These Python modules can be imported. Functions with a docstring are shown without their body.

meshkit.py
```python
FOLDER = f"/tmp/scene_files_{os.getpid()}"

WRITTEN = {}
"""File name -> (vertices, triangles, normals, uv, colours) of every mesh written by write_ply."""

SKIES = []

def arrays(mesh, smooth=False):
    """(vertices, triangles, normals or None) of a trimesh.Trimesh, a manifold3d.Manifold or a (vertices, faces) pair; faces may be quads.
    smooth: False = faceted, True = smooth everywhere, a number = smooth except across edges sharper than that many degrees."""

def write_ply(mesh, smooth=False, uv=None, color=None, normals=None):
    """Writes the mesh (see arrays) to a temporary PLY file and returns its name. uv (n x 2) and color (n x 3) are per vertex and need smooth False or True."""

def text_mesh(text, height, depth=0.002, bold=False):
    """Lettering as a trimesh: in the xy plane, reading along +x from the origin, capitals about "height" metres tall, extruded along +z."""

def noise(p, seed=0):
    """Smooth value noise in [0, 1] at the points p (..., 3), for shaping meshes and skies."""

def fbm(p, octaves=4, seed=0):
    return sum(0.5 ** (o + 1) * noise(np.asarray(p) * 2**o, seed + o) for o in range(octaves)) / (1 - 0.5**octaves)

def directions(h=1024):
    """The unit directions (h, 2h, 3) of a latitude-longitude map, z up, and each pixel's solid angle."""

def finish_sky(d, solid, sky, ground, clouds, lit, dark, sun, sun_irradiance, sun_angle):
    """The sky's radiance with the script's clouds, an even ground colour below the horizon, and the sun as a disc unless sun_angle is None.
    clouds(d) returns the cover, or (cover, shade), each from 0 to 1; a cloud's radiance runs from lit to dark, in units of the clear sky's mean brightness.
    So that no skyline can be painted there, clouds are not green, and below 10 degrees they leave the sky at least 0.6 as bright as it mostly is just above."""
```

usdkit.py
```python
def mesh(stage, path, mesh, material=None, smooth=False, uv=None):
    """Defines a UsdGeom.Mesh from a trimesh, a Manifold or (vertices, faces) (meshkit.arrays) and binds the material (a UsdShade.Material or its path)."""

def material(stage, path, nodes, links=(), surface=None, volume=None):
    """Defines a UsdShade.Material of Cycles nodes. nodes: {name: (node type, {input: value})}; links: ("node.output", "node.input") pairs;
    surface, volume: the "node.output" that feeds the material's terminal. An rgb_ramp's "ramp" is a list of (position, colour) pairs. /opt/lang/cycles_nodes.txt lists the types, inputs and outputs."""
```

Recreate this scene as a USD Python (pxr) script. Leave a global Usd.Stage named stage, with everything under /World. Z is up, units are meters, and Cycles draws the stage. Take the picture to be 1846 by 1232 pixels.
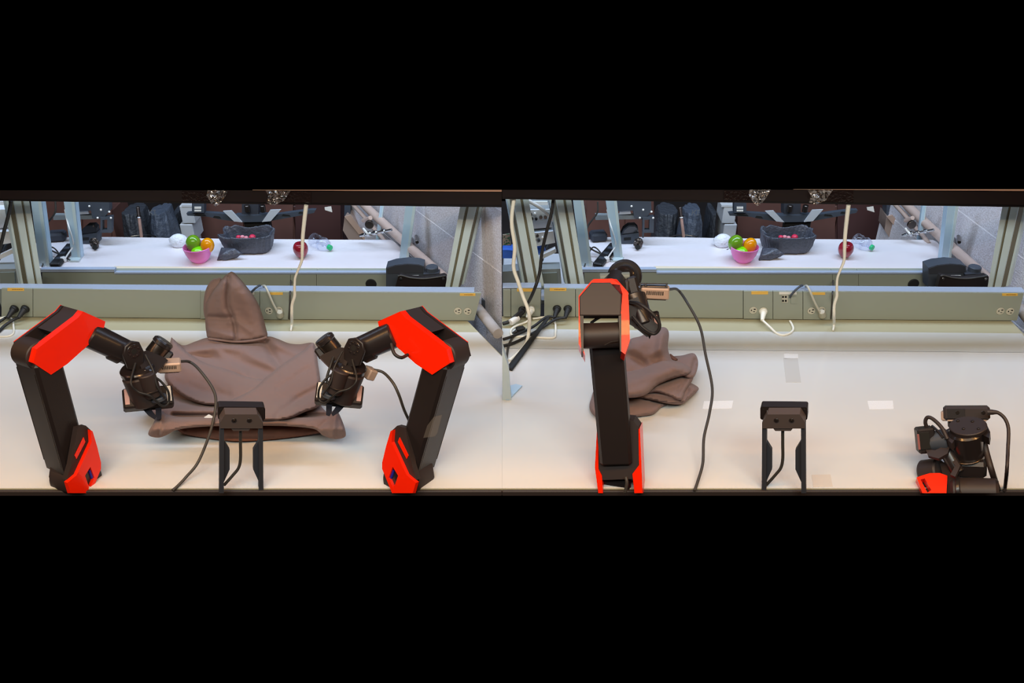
import math, random, numpy as np, trimesh, shapely.geometry as sg, manifold3d as m3
from scipy.spatial import Delaunay
from pxr import Usd, UsdGeom, UsdLux, Gf, Sdf
import usdkit, meshkit
random.seed(7); rng = np.random.default_rng(7)
stage = Usd.Stage.CreateInMemory()
UsdGeom.SetStageUpAxis(stage, UsdGeom.Tokens.z); UsdGeom.SetStageMetersPerUnit(stage, 1.0)
UsdGeom.Xform.Define(stage, '/World'); UsdGeom.Scope.Define(stage, '/World/Looks')

# ------------------------------------------------------------------ camera, lamps, exposure
FPX, PITCH, CAMZ = 1600.0, math.radians(31.0), 1.40      # z = 0 is the top of the work benches
C = np.array([0, 0, CAMZ])
RIGHT = np.array([1.0, 0, 0]); FWD = np.array([0, math.cos(PITCH), -math.sin(PITCH)]); UP = np.array([0, math.sin(PITCH), math.cos(PITCH)])
cam = UsdGeom.Camera.Define(stage, '/World/camera')
cam.CreateHorizontalApertureAttr(36.0); cam.CreateVerticalApertureAttr(36.0 * 1232 / 1846)
cam.CreateFocalLengthAttr(36.0 * FPX / 1846); cam.CreateClippingRangeAttr(Gf.Vec2f(0.05, 60))
mat = np.eye(4); mat[0, :3] = RIGHT; mat[1, :3] = UP; mat[2, :3] = -FWD; mat[3, :3] = C
cam.AddTransformOp().Set(Gf.Matrix4d(*mat.ravel().tolist()))
cam.CreateExposureAttr(0.0)

def lamp(name, pos, target, w, h, color, power):
    l = UsdLux.RectLight.Define(stage, '/World/' + name)
    l.CreateWidthAttr(w); l.CreateHeightAttr(h); l.CreateColorAttr(Gf.Vec3f(*color)); l.CreateIntensityAttr(power)
    z = np.array(pos, float) - np.array(target, float); z /= np.linalg.norm(z)
    x = np.cross([0, 1.0, 0.001], z); x /= np.linalg.norm(x); y = np.cross(z, x)
    m = np.eye(4); m[0, :3] = x; m[1, :3] = y; m[2, :3] = z; m[3, :3] = pos
    l.AddTransformOp().Set(Gf.Matrix4d(*m.ravel().tolist()))
LAMPS = [('table_lamp_back', (-0.1, 2.75, 1.6), (-0.1, 4.0, 0), 4.4, 0.4, (0.57, 0.74, 1.0), 12.8),
         ('ceiling_lamp_front', (-0.15, -0.5, 2.9), (-0.15, 2.2, 0), 3.8, 0.8, (0.95, 1.0, 0.92), 10.8),
         ('bench_lamp_strip', (-0.1, 1.27, 1.24), (-0.1, 0.65, 0), 4.4, 0.08, (1.0, 0.5, 0.17), 37.0)]  # the strip is an unseen warm fill, added to brighten the bench fronts
for l_ in LAMPS: lamp(*l_)

# ------------------------------------------------------------------ pixels to points
def ray(px, py):
    d = FWD * FPX + RIGHT * (px - 923.0) - UP * (py - 616.0)
    return d / np.linalg.norm(d)
def P(px, py, z=0.0):                       # on the level z
    d = ray(px, py); return C + d * ((z - CAMZ) / d[2])
def V(px, py, Y):                           # at the distance Y
    d = ray(px, py); return C + d * (Y / d[1])
def U(px, py, r): return C + ray(px, py) * r
def on(px, py, p, n):                       # on the plane through p
    d = ray(px, py); return C + d * (np.dot(np.asarray(p) - C, n) / np.dot(d, n))
def rng_of(p): return float(np.linalg.norm(np.asarray(p) - C))
def unit(v): v = np.asarray(v, float); return v / np.linalg.norm(v)

# ------------------------------------------------------------------ materials
def lin(c): c = np.asarray(c, float) / 255.0; return tuple(np.where(c <= 0.04045, c / 12.92, ((c + 0.055) / 1.055) ** 2.4))
MATS = {}
def M(name, rgb, rough=0.5, metal=0.0, spec=0.5, coat=0.0, noise=None, bump=None, **kw):
    """noise = (scale, rgb2, contrast): a second tone; bump = (scale, distance)"""
    n = {'p': ('principled_bsdf', dict(base_color=lin(rgb), roughness=rough, metallic=metal, specular_ior_level=spec, coat_weight=coat, **kw))}; l = []
    if noise or bump: n['t'] = ('texture_coordinate', {})
    if noise:
        a, b = lin(rgb), lin(noise[1]); w = noise[2] if len(noise) > 2 else 0.15
        n['n'] = ('noise_texture', {'scale': noise[0], 'detail': 4.0}); n['r'] = ('rgb_ramp', {'ramp': [(0.5 - w, a), (0.5 + w, b)]})
        l += [('t.object', 'n.vector'), ('n.fac', 'r.fac'), ('r.color', 'p.base_color')]
    if bump:
        n['bn'] = ('noise_texture', {'scale': bump[0], 'detail': 3.0}); n['b'] = ('bump', {'distance': bump[1], 'strength': 1.0})
        l += [('t.object', 'bn.vector'), ('bn.fac', 'b.height'), ('b.normal', 'p.normal')]
    MATS[name] = usdkit.material(stage, '/World/Looks/' + name, n, l, surface='p.BSDF'); return MATS[name]
M('black_plastic', (33, 26, 26), 0.45, bump=(900, 0.0002))
M('black_satin', (40, 35, 36), 0.28)
M('black_gloss', (36, 30, 30), 0.2, coat=0.3)
M('joint_black', (46, 36, 35), 0.55)
M('black_shiny', (46, 48, 54), 0.2, coat=0.5)
M('bracket_grey', (80, 70, 68), 0.5)
M('tape_dark', (34, 24, 23), 0.12, coat=0.6, bump=(120, 0.0015))
M('bevel_grey', (100, 106, 112), 0.45)
M('tape_tan', (210, 201, 190), 0.3)
M('rubber_black', (28, 27, 28), 0.55)
M('cable_grey', (62, 58, 54), 0.5)
M('orange_gloss', (250, 36, 3), 0.30, spec=0.35, coat=0.22)
M('finger_blue', (16, 16, 32), 0.6, spec=0.2)
M('tan_aluminium', (196, 168, 150), 0.45, metal=0.2)
M('steel', (190, 190, 190), 0.25, metal=1.0)
M('dark_metal', (96, 86, 80), 0.25, metal=0.9)
M('label_white', (232, 228, 220), 0.5)
M('label_pink', (190, 150, 145), 0.5)
M('recess_red', (150, 92, 90), 0.5)
M('led_blue', (40, 40, 150), 0.3)
M('film_white', (214, 214, 212), 0.16, noise=(3.0, (218, 217, 214), 0.25))
M('film_reflection', (200, 202, 200), 0.16)
M('laminate_cream', (178, 172, 142), 0.35, noise=(5.0, (174, 168, 138), 0.3))
M('bench_edge', (50, 40, 38), 0.6)
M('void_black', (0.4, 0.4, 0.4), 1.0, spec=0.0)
M('tape_glare', (250, 250, 250), 0.10, coat=1.0, bump=(420, 0.0006))  # white glare on the tape pieces, put into the base colour
M('tape_dull', (203, 201, 197), 0.2)
M('raceway_green', (152, 158, 146), 0.38, noise=(2.0, (154, 160, 148), 0.3))
M('raceway_top_sheen', (164, 176, 196), 0.3)  # bluish reflected light of the upper faces, put into the colour
M('raceway_dark', (112, 120, 116), 0.5)
M('seam_dark', (40, 40, 36), 0.8)
M('outlet_cream', (196, 192, 176), 0.4)
M('slot_black', (20, 18, 16), 0.8)
M('label_yellow', (232, 184, 84), 0.5)
M('ink_brown', (150, 112, 50), 0.7)
M('cream_cable', (240, 236, 222), 0.45)
M('white_cable', (226, 224, 222), 0.45)
M('post_paint', (196, 212, 214), 0.35)
M('post_blue', (182, 206, 222), 0.4)
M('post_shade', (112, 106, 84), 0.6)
M('rail_black', (30, 21, 20), 0.35)
M('rail_lip', (18, 12, 12), 0.4)
M('rail_wood', (176, 132, 108), 0.5)
M('table_white', (238, 230, 232), 0.3)
M('table_edge', (232, 216, 188), 0.5)
M('floor_dark', (62, 54, 52), 0.6, noise=(6, (52, 46, 45)))
M('block_grey', (206, 198, 200), 0.85, noise=(190, (226, 221, 226), 0.12), bump=(170, 0.002))
M('mortar', (236, 230, 232), 0.9)
M('cabinet_brown', (104, 70, 62), 0.55, noise=(9, (94, 62, 55)))
M('cabinet_dark', (74, 46, 44), 0.55)
M('pipe_tan', (188, 164, 152), 0.5)
M('radiator_tan', (158, 136, 124), 0.55)
M('pipe_grey', (176, 168, 164), 0.5)
M('box_grey', (128, 134, 136), 0.5)
M('box_light', (196, 196, 198), 0.55)
M('panel_light', (216, 220, 226), 0.5)
M('charcoal', (66, 72, 82), 0.5)
M('soft_black', (52, 54, 62), 0.65)
M('bag_fabric', (58, 60, 66), 0.55, bump=(60, 0.006))
M('bag_blue', (70, 76, 88), 0.55, bump=(60, 0.006))
M('bag_black', (74, 76, 86), 0.34, bump=(70, 0.004))
M('bag_print', (100, 104, 112), 0.6)
M('copper', (206, 168, 156), 0.4, metal=0.3)
M('silver_plate', (206, 210, 216), 0.4, metal=0.2)
M('pink', (246, 132, 206), 0.35)
M('lime', (128, 224, 20), 0.15, coat=0.5)
M('mango_green', (110, 160, 34), 0.14, coat=0.5, noise=(28, (126, 172, 44)))
M('mango_orange', (248, 150, 8), 0.16, coat=0.4, noise=(20, (250, 166, 14)))
M('apple_red', (128, 14, 30), 0.12, coat=0.6, noise=(34, (168, 44, 58)))
M('stem_brown', (70, 46, 30), 0.7)
M('berry_red', (214, 48, 80), 0.35)
M('berry_pink', (220, 140, 150), 0.4)
M('white_wrap', (232, 233, 238), 0.5, bump=(70, 0.004))
M('cap_green', (40, 190, 120), 0.35)
M('blue_box', (72, 120, 220), 0.45)
M('circuit', (58, 110, 76), 0.4, noise=(160, (196, 170, 150), 0.04))
M('wood_light', (190, 158, 138), 0.6)
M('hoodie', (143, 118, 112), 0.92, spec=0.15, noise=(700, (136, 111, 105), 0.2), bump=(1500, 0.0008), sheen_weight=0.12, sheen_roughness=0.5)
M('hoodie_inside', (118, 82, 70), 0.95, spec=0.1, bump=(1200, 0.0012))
usdkit.material(stage, '/World/Looks/clear_plastic', {
    'tr': ('transparent_bsdf', {'color': (0.90, 0.92, 0.97)}), 'g': ('glossy_bsdf', {'color': (1, 1, 1), 'roughness': 0.08}),
    'lw': ('layer_weight', {'blend': 0.12}), 'm': ('mix_closure', {})},
    [('lw.facing', 'm.fac'), ('tr.BSDF', 'm.closure1'), ('g.BSDF', 'm.closure2')], surface='m.closure')
MATS['clear_plastic'] = '/World/Looks/clear_plastic'
usdkit.material(stage, '/World/Looks/clear_tape', {
    't': ('texture_coordinate', {}), 'n': ('noise_texture', {'scale': 40.0, 'detail': 4.0}), 'b': ('bump', {'distance': 0.004}),
    'tr': ('transparent_bsdf', {'color': (0.86, 0.82, 0.8)}), 'g': ('glossy_bsdf', {'color': (0.9, 0.85, 0.8), 'roughness': 0.25}),
    'm': ('mix_closure', {'fac': 0.18})},
    [('t.object', 'n.vector'), ('n.fac', 'b.height'), ('b.normal', 'g.normal'), ('tr.BSDF', 'm.closure1'), ('g.BSDF', 'm.closure2')], surface='m.closure')
usdkit.material(stage, '/World/Looks/clear_film', {'tr': ('transparent_bsdf', {'color': (0.92, 0.9, 0.88)}), 'd': ('principled_bsdf', {'base_color': (0.5, 0.46, 0.42), 'roughness': 0.3}), 'm': ('mix_closure', {'fac': 0.045})},
    [('tr.BSDF', 'm.closure1'), ('d.BSDF', 'm.closure2')], surface='m.closure')
MATS['clear_film'] = '/World/Looks/clear_film'
MATS['clear_tape'] = '/World/Looks/clear_tape'

# ------------------------------------------------------------------ shapes
def spline(pts, n=8):
    p = np.asarray(pts, float)
    if len(p) < 3: return p
    q = np.vstack([2 * p[0] - p[1], p, 2 * p[-1] - p[-2]]); out = []
    for i in range(1, len(q) - 2):
        for t in np.linspace(0, 1, n, endpoint=False):
            out.append(0.5 * ((2 * q[i]) + (-q[i-1] + q[i+1]) * t + (2*q[i-1] - 5*q[i] + 4*q[i+1] - q[i+2]) * t*t + (-q[i-1] + 3*q[i] - 3*q[i+1] + q[i+2]) * t**3))
    return np.array(out + [p[-1]])
def tube(pts, r, n=10, smooth=8, flat=1.0):
    p = spline(pts, smooth) if smooth else np.asarray(pts, float)
    r = np.broadcast_to(np.interp(np.linspace(0, 1, len(p)), np.linspace(0, 1, np.size(r)), np.ravel(r)) if np.size(r) > 1 else r, len(p))
    t = np.gradient(p, axis=0); t /= np.linalg.norm(t, axis=1, keepdims=True) + 1e-12
    a = np.cross(t[0], [0, 0, 1.0]);  a = a if np.linalg.norm(a) > 1e-3 else np.cross(t[0], [1.0, 0, 0]); v = []
    for i in range(len(p)):
        a = a - t[i] * np.dot(a, t[i]); a /= np.linalg.norm(a); b = np.cross(t[i], a)
        ang = np.arange(n) / n * 2 * np.pi
        v.append(p[i] + r[i] * (np.outer(np.cos(ang), a) + flat * np.outer(np.sin(ang), b)))
    v = np.vstack(v + [p[:1], p[-1:]]); f = []
    for i in range(len(p) - 1):
        for k in range(n):
            q0, q1, q2, q3 = i*n+k, i*n+(k+1) % n, (i+1)*n+(k+1) % n, (i+1)*n+k
            f += [[q0, q1, q2], [q0, q2, q3]]
    e0, e1, o = len(p)*n, len(p)*n+1, (len(p)-1)*n
    for k in range(n): f += [[e0, (k+1) % n, k], [e1, o+k, o+(k+1) % n]]
    return trimesh.Trimesh(v, f, process=False)
def frame(ax):                               # columns: x, y, axis
    z = unit(ax); x = np.cross([0, 0, 1.0], z); x = unit(x) if np.linalg.norm(x) > 1e-4 else np.array([1.0, 0, 0])
    return np.stack([x, np.cross(z, x), z], 1)
def place(m, R, p):
    m = m.copy(); T = np.eye(4); T[:3, :3] = R; T[:3, 3] = p; m.apply_transform(T); return m
def cyl(p0, p1, r, r1=None, n=32, bev=None):
    p0, p1 = np.asarray(p0, float), np.asarray(p1, float); L = np.linalg.norm(p1 - p0); r1 = r if r1 is None else r1
    b = min(0.12 * min(r, r1), 0.2 * L) if bev is None else bev
    prof = [(0, 0), (r - b, 0), (r, b), (r1, L - b), (r1 - b, L), (0, L)]
    return place(trimesh.creation.revolve(np.array(prof), sections=n), frame(p1 - p0), p0)
def lathe(prof, p, axis=(0, 0, 1), n=40): return place(trimesh.creation.revolve(np.array(prof, float), sections=n), frame(axis), p)
def hull(pts): return trimesh.convex.convex_hull(np.asarray(pts, float))
def cbox(c, size, R=None, bev=0.003):
    R = np.eye(3) if R is None else R; h = np.asarray(size, float) / 2; b = min(bev, 0.45 * h.min() * 2 * 0.5); v = []
    for sx in (-1, 1):
        for sy in (-1, 1):
            for sz in (-1, 1):
                s = np.array([sx, sy, sz])
                for k in range(3):
                    q = h - b; q[k] = h[k]; v.append(s * q)
    return place(hull(v), R, c)
def axes(d, w):                               # orthonormal: along d, w made square to it, the third
    d = unit(d); w = unit(np.asarray(w) - d * np.dot(w, d)); return np.stack([d, w, np.cross(d, w)], 1)
def prism(pts, vec, bev=0.0, holes=()):
    """extrudes a planar polygon of 3-D points along vec; bev chamfers both outlines"""
    p = np.asarray(pts, float); o = p.mean(0); n = unit(vec); L = np.linalg.norm(vec)
    e1 = unit((p[1] - p[0]) - n * np.dot(p[1] - p[0], n)); e2 = np.cross(n, e1); R = np.stack([e1, e2, n], 1)
    to2 = lambda q: (np.asarray(q) - o) @ R[:, :2]
    hs = (p - o) @ n
    poly = sg.Polygon(to2(p), [to2(h) for h in holes]).buffer(0)
    def ex(pl, h, z0): 
        g = [trimesh.creation.extrude_polygon(a, h, engine='earcut') for a in getattr(pl, 'geoms', [pl]) if a.area > 1e-9]
        m = trimesh.util.concatenate(g); m.apply_translation([0, 0, z0]); return m
    if bev and not holes and poly.convex_hull.area < poly.area * 1.01:
        small = poly.buffer(-bev, join_style=2)
        a, s = np.array(poly.exterior.coords), np.array(small.exterior.coords)
        v = [(*q, bev) for q in a] + [(*q, L - bev) for q in a] + [(*q, 0) for q in s] + [(*q, L) for q in s]
        m = hull(v)
    else: m = ex(poly, L, 0)
    return place(m, R, o)
def cat(*ms): return trimesh.util.concatenate([m for m in ms])
def ball(c, r, R=None, sub=3):
    m = trimesh.creation.icosphere(sub, 1.0); m.apply_scale(r if np.ndim(r) else [r] * 3); return place(m, np.eye(3) if R is None else R, c)
def clip(m, p, n):                            # keeps the side n points to
    man = m3.Manifold(m3.Mesh(np.asarray(m.vertices, np.float32), np.asarray(m.faces, np.uint32)))
    if man.status() != m3.Error.NoError or man.is_empty():
        m2 = m.copy(); m2.merge_vertices(); man = m3.Manifold(m3.Mesh(np.asarray(m2.vertices, np.float32), np.asarray(m2.faces, np.uint32)))
    if man.is_empty(): return m
    man = man.trim_by_plane(tuple(np.asarray(n, float)), float(np.dot(p, n))); g = man.to_mesh()
    return trimesh.Trimesh(g.vert_properties[:, :3], g.tri_verts, process=False)
def minus(m, *cut):
    def mf(a):
        a = a.copy(); a.merge_vertices(); return m3.Manifold(m3.Mesh(np.asarray(a.vertices, np.float32), np.asarray(a.faces, np.uint32)))
    r = mf(m)
    for c in cut: r = r - mf(c)
    g = r.to_mesh(); return m if not len(g.tri_verts) else trimesh.Trimesh(g.vert_properties[:, :3], g.tri_verts, process=False)

# ------------------------------------------------------------------ things
taken = {}
def numbered(parent, name):
    k = taken.get((parent, name), 0); taken[(parent, name)] = k + 1
    return f'{parent}/{name}' + (f'_{k:03d}' if k else '')
def data(prim, **kw):
    for k, v in kw.items():
        if v: prim.SetCustomDataByKey(k, v)
class Thing:
    def __init__(self, name, label=None, cat=None, group=None, kind=None):
        self.name, self.info, self.parts = name, dict(label=label, category=cat, group=group, kind=kind), []
    def add(self, name, mesh, mat, smooth=35, sub=None, label=None, kind=None):
        self.parts.append((name, mesh, mat, smooth, sub, label, kind)); return len(self.parts) - 1
    def done(self):
        allv = np.vstack([p[1].vertices for p in self.parts]); lo, hi = allv.min(0), allv.max(0)
        base = np.array([(lo[0] + hi[0]) / 2, (lo[1] + hi[1]) / 2, lo[2]])
        path = numbered('/World', self.name)
        def mk(path, mesh, mat, smooth):
            return usdkit.mesh(stage, path, (np.asarray(mesh.vertices) - base, np.asarray(mesh.faces)), MATS[mat], smooth=smooth)
        if len(self.parts) == 1:
            g = mk(path, self.parts[0][1], self.parts[0][2], self.parts[0][3]); g.AddTranslateOp().Set(Gf.Vec3d(*base)); data(g.GetPrim(), **self.info); return g
        x = UsdGeom.Xform.Define(stage, path); x.AddTranslateOp().Set(Gf.Vec3d(*base)); data(x.GetPrim(), **self.info); paths = []
        for name, mesh, mat, smooth, sub, label, kind in self.parts:
            pth = numbered(path if sub is None else paths[sub], name); paths.append(pth)
            data(mk(pth, mesh, mat, smooth).GetPrim(), label=label, kind=kind)
        return x
def one(name, mesh, mat, label=None, cat=None, group=None, kind=None, smooth=35):
    t = Thing(name, label, cat, group, kind); t.add(name, mesh, mat, smooth); return t.done()

STEP = 977.5                                  # the second bench stands this far along
SIDE = {0.0: ('the spread-hoodie bench', 'spread'), STEP: ('the crumpled-hoodie bench', 'crumpled')}
FRONT = P(923, 882)[1]                        # bench front edge
FZ = -0.75                                    # the floor

# ------------------------------------------------------------------ the setting
fl = [(-3.2, 0.6), (3.2, 0.6), (3.2, 5.32), (-3.2, 5.32)]
one('floor', prism([(x, y, FZ - 0.05) for x, y in fl], (0, 0, 0.05)), 'floor_dark', 'dark floor of the laboratory behind the tables', 'floor', kind='structure')

def bench(x0, x1, back, chamfer, label):
    """top: cream laminate; chamfer = two pixels of the oblique end"""
    t = Thing('workbench', label, 'workbench', kind='structure')
    yb = back
    pts = [P(x0, 884)] + ([P(x1, 884)] if not chamfer else [P(x1, 884), P(*chamfer[1]), P(*chamfer[0])]) + ([P(x1, yb)] if not chamfer else []) + [P(x0, yb)]
    pts[0][1] = pts[1][1] = FRONT
    t.add('benchtop', prism([p - [0, 0, 0.03] for p in pts], (0, 0, 0.03)), 'laminate_cream')
    a, b = pts[0], pts[1]
    t.add('front_edge', cbox([(a[0]+b[0])/2, FRONT - 0.004, -0.0085], [b[0]-a[0], 0.008, 0.015], bev=0.002), 'bench_edge')
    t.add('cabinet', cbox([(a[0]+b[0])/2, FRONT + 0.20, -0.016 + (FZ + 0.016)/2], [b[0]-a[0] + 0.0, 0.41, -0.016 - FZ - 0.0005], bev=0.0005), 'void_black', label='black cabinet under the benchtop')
    t.done()
bench(-260, 904.95, 570, ((838, 574), (905, 642)), 'long white workbench carrying the outspread hoodie and two arms')
bench(905.05, 2110, 570, ((1818, 574), (1884, 642)), 'long white workbench carrying the crumpled hoodie and taped patches')
def film(pts, label):
    q = [P(*p, 0.0004) for p in pts]
    for k in (0, 1): q[k][1] = FRONT + 0.001
    one('bench_film', prism(q, (0, 0, 0.0012)), 'film_white', label, 'bench film')
film([(-262, 884), (904.9, 884), (905, 644), (862, 600), (600, 598.5), (300, 597), (0, 595), (-262, 594)], 'glossy white film over the bench with the outspread hoodie')
film([(905.1, 884), (2108, 884), (1882, 644), (1866, 636.5), (1580, 634), (1277, 632), (1060, 630), (905.1, 629)], 'glossy white film over the bench with the crumpled hoodie')

one('reflection_band', prism([P(x, y, 0.0004) for x, y in ((905.1, 629.4), (1060, 630.4), (1277, 632.4), (1580, 634.4), (1866, 636.9), (1842, 602), (1580, 599.5), (1277, 598), (977, 594), (905.1, 593))], (0, 0, 0.0012)), 'film_reflection', 'greyer band painted as the raceway reflection along the back of the crumpled-hoodie bench', 'bench film')  # raceway mirrored in the glossy film, painted as a separate grey sheet
# raceways along the back of each bench
def raceway(o):
    d = SIDE[o][0]
    A, B = P(2.5 + o, 570.5, 0.004), P(855.5 + o, 577.5, 0.004)
    u = unit((B - A) * [1, 1, 0]); n = np.array([-u[1], u[0], 0.0])          # n points away
    def up(px, py):                                                         # height of a pixel on the front face
        return on(px, py, A, n)
    Ht = up(430 + o, 524)[2] - A[2]
    s = lambda px: np.dot(on(px, 545, A, n) - A, u)
    top = lambda px, py: on(px, py, A, n)
    t = Thing('power_raceway', f'long grey green power raceway along the back of {d}', 'power raceway')
    sx = lambda px: s(px + o)
    L0, L1 = 0.0, np.dot(B - A, u)
    dep = 0.030
    mid = (A + u * (L0 + L1) / 2); R = np.stack([u, n, [0, 0, 1.0]], 1)
    t.add('body', cbox(mid + n * (dep / 2 + 0.004) + [0, 0, Ht / 2], [L1 - L0 - 0.012, dep, Ht - 0.004], R, 0.002), 'raceway_dark')
    t.add('top_cover', cbox(mid + n * (dep / 2 + 0.002) + [0, 0, Ht - 0.001], [L1 - L0 + 0.002, dep + 0.004, 0.004], R, 0.001), 'raceway_top_sheen', label='top cover with pale blue reflected light in its colour')
    cuts = [3, 60, 362, 415, 469, 522.5, 868]
    yt, yb = (lambda x: np.interp(x, [3, 310, 610, 868], [518.7, 522.4, 525.6, 527.4])), (lambda x: np.interp(x, [3, 310, 610, 868], [570.2, 572.8, 576.0, 577.6]))
    for i in range(6):
        a, b = cuts[i] + 0.5, cuts[i+1] - 0.5; a2, b2 = a, (b if i < 5 else 855)
        proud = 0.0035 if i in (2, 3, 4) else 0.0
        pp = [top(x + o, y) + n * (0.0035 - proud) for x, y in ((a2, yb(a2)), (b2, yb(b2)), (b, yt(b) + 0.8), (a, yt(a) + 0.8))]
        t.add('cover_panel', prism(pp, -n * 0.006), 'raceway_green')
    f0 = lambda px, py, off: on(px, py, A - n * off, n)
    rs = []
    for k, (px, py) in enumerate([(26, 556.5), (46, 556.5), (380, 559.5), (398, 560.5), (485, 560.5), (503, 559.5), (825.5, 561), (843, 561.5)]):
        off = 0.0055 if 300 < px < 530 else 0.002
        c = f0(px + o, py, off); r = 0.0125
        k0 = t.add('outlet', cyl(c, c - n * 0.003, r, n=28, bev=0.001), 'outlet_cream')
        for dx, dz, w, h in ((-0.0058, 0.001, 0.003, 0.0045), (0.004, 0.005, 0.006, 0.0035), (0.003, -0.004, 0.006, 0.002)):
            t.add('slot', cbox(c - n * 0.0031 + u * dx + np.array([0, 0, dz]), [w, 0.0008, h], R, 0.0002), 'slot_black', sub=k0)
    labs = [(13.5, 43.5, 519.3, 524.8, 'label_yellow'), (377, 407, 525.2, 531, 'label_yellow'), (427, 458.5, 526.6, 531, 'label_white'), (485, 510, 527.3, 531.8, 'label_yellow'), (829, 857, 529, 533.6, 'label_yellow')]
    for x0, x1, y0, y1, m in labs:
        off = 0.0062 if 300 < x0 < 530 else 0.0026
        a, b, c2, d2 = [f0(x + o, y, off) for x, y in ((x0, y1), (x1, y1), (x1, y0), (x0, y0))]
        k0 = t.add('label_tape', prism([a, b, c2, d2], -n * 0.0006), m)
        lo, hi = x0 + (x1 - x0) * 0.28, x0 + (x1 - x0) * 0.86
        xx = lo
        while xx < hi and m == 'label_yellow' and x0 < 100 or xx < hi and x0 > 800:
            w = 1.2 + 1.6 * random.random(); ym = (y0 + y1) / 2 + 0.2
            q = [f0(x + o, y, off + 0.0007) for x, y in ((xx, ym + 0.7), (xx + w, ym + 0.7), (xx + w, ym - 0.6), (xx, ym - 0.6))]
            t.add('print_mark', prism(q, -n * 0.0003), 'ink_brown', sub=k0); xx += w + 0.7
    # data jacks in the middle plate
    c = f0(411 + 0 + o + 0, 538, 0.0055)
    for px, py, w, h in ((434, 538.5, 11, 13), (450, 541, 10, 12)):
        q = [f0(x + o, y, 0.0055) for x, y in ((px - w/2 + 3, py + h/2), (px + w/2 + 3, py + h/2), (px + w/2 + 3, py - h/2), (px - w/2 + 3, py - h/2))]
        k0 = t.add('data_jack', prism(q, -n * 0.003), 'outlet_cream' if px < 440 else 'raceway_green')
        if px < 440:
            for ax, ay in ((2, -3), (-3, -3), (2, 4), (-3, 4)):
                q = [f0(x + o, y, 0.0088) for x, y in ((px+3+ax-1.6, py+ay+1.8), (px+3+ax+1.8, py+ay+1.8), (px+3+ax+1.8, py+ay-1.6), (px+3+ax-1.6, py+ay-1.6))]
                t.add('jack_hole', prism(q, -n * 0.0006), 'slot_black', sub=k0)
    t.done(); return f0, u, n, A, Ht
RW = {o: raceway(o) for o in SIDE}
# short corner raceway at the left of the second bench
A, B = P(906.5, 571.5, 0.004), P(975, 571.0, 0.004); u = unit(B - A); n = np.array([-u[1], u[0], 0.0])
t = Thing('power_raceway', 'short grey corner raceway beside the hanging cream cable', 'power raceway')
Ht = on(940, 519, A, n)[2] - A[2]; R = np.stack([u, n, [0, 0, 1.0]], 1); L = np.linalg.norm(B - A)
t.add('body', cbox((A + B) / 2 + n * 0.019 + [0, 0, Ht/2], [L, 0.030, Ht - 0.004], R, 0.002), 'raceway_dark')
t.add('top_cover', cbox((A + B) / 2 + n * 0.017 + [0, 0, Ht - 0.001], [L, 0.034, 0.004], R, 0.001), 'raceway_top_sheen')
for x0, x1 in ((906.5, 921), (921, 975)):
    a, b = [np.dot(on(x, 545, A, n) - A, u) for x in (x0, x1)]
    t.add('cover_panel', cbox(A + u * (a + b)/2 + n * 0.001 + [0, 0, Ht/2 - 0.002], [b - a - 0.002, 0.006, Ht - 0.006], R, 0.0008), 'raceway_green')
t.add('label_tape', prism([on(x, y, A - n * 0.0026, n) for x, y in ((932, 525.5), (961, 526), (961, 520.5), (932, 520))], -n * 0.0006), 'label_yellow')
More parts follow.
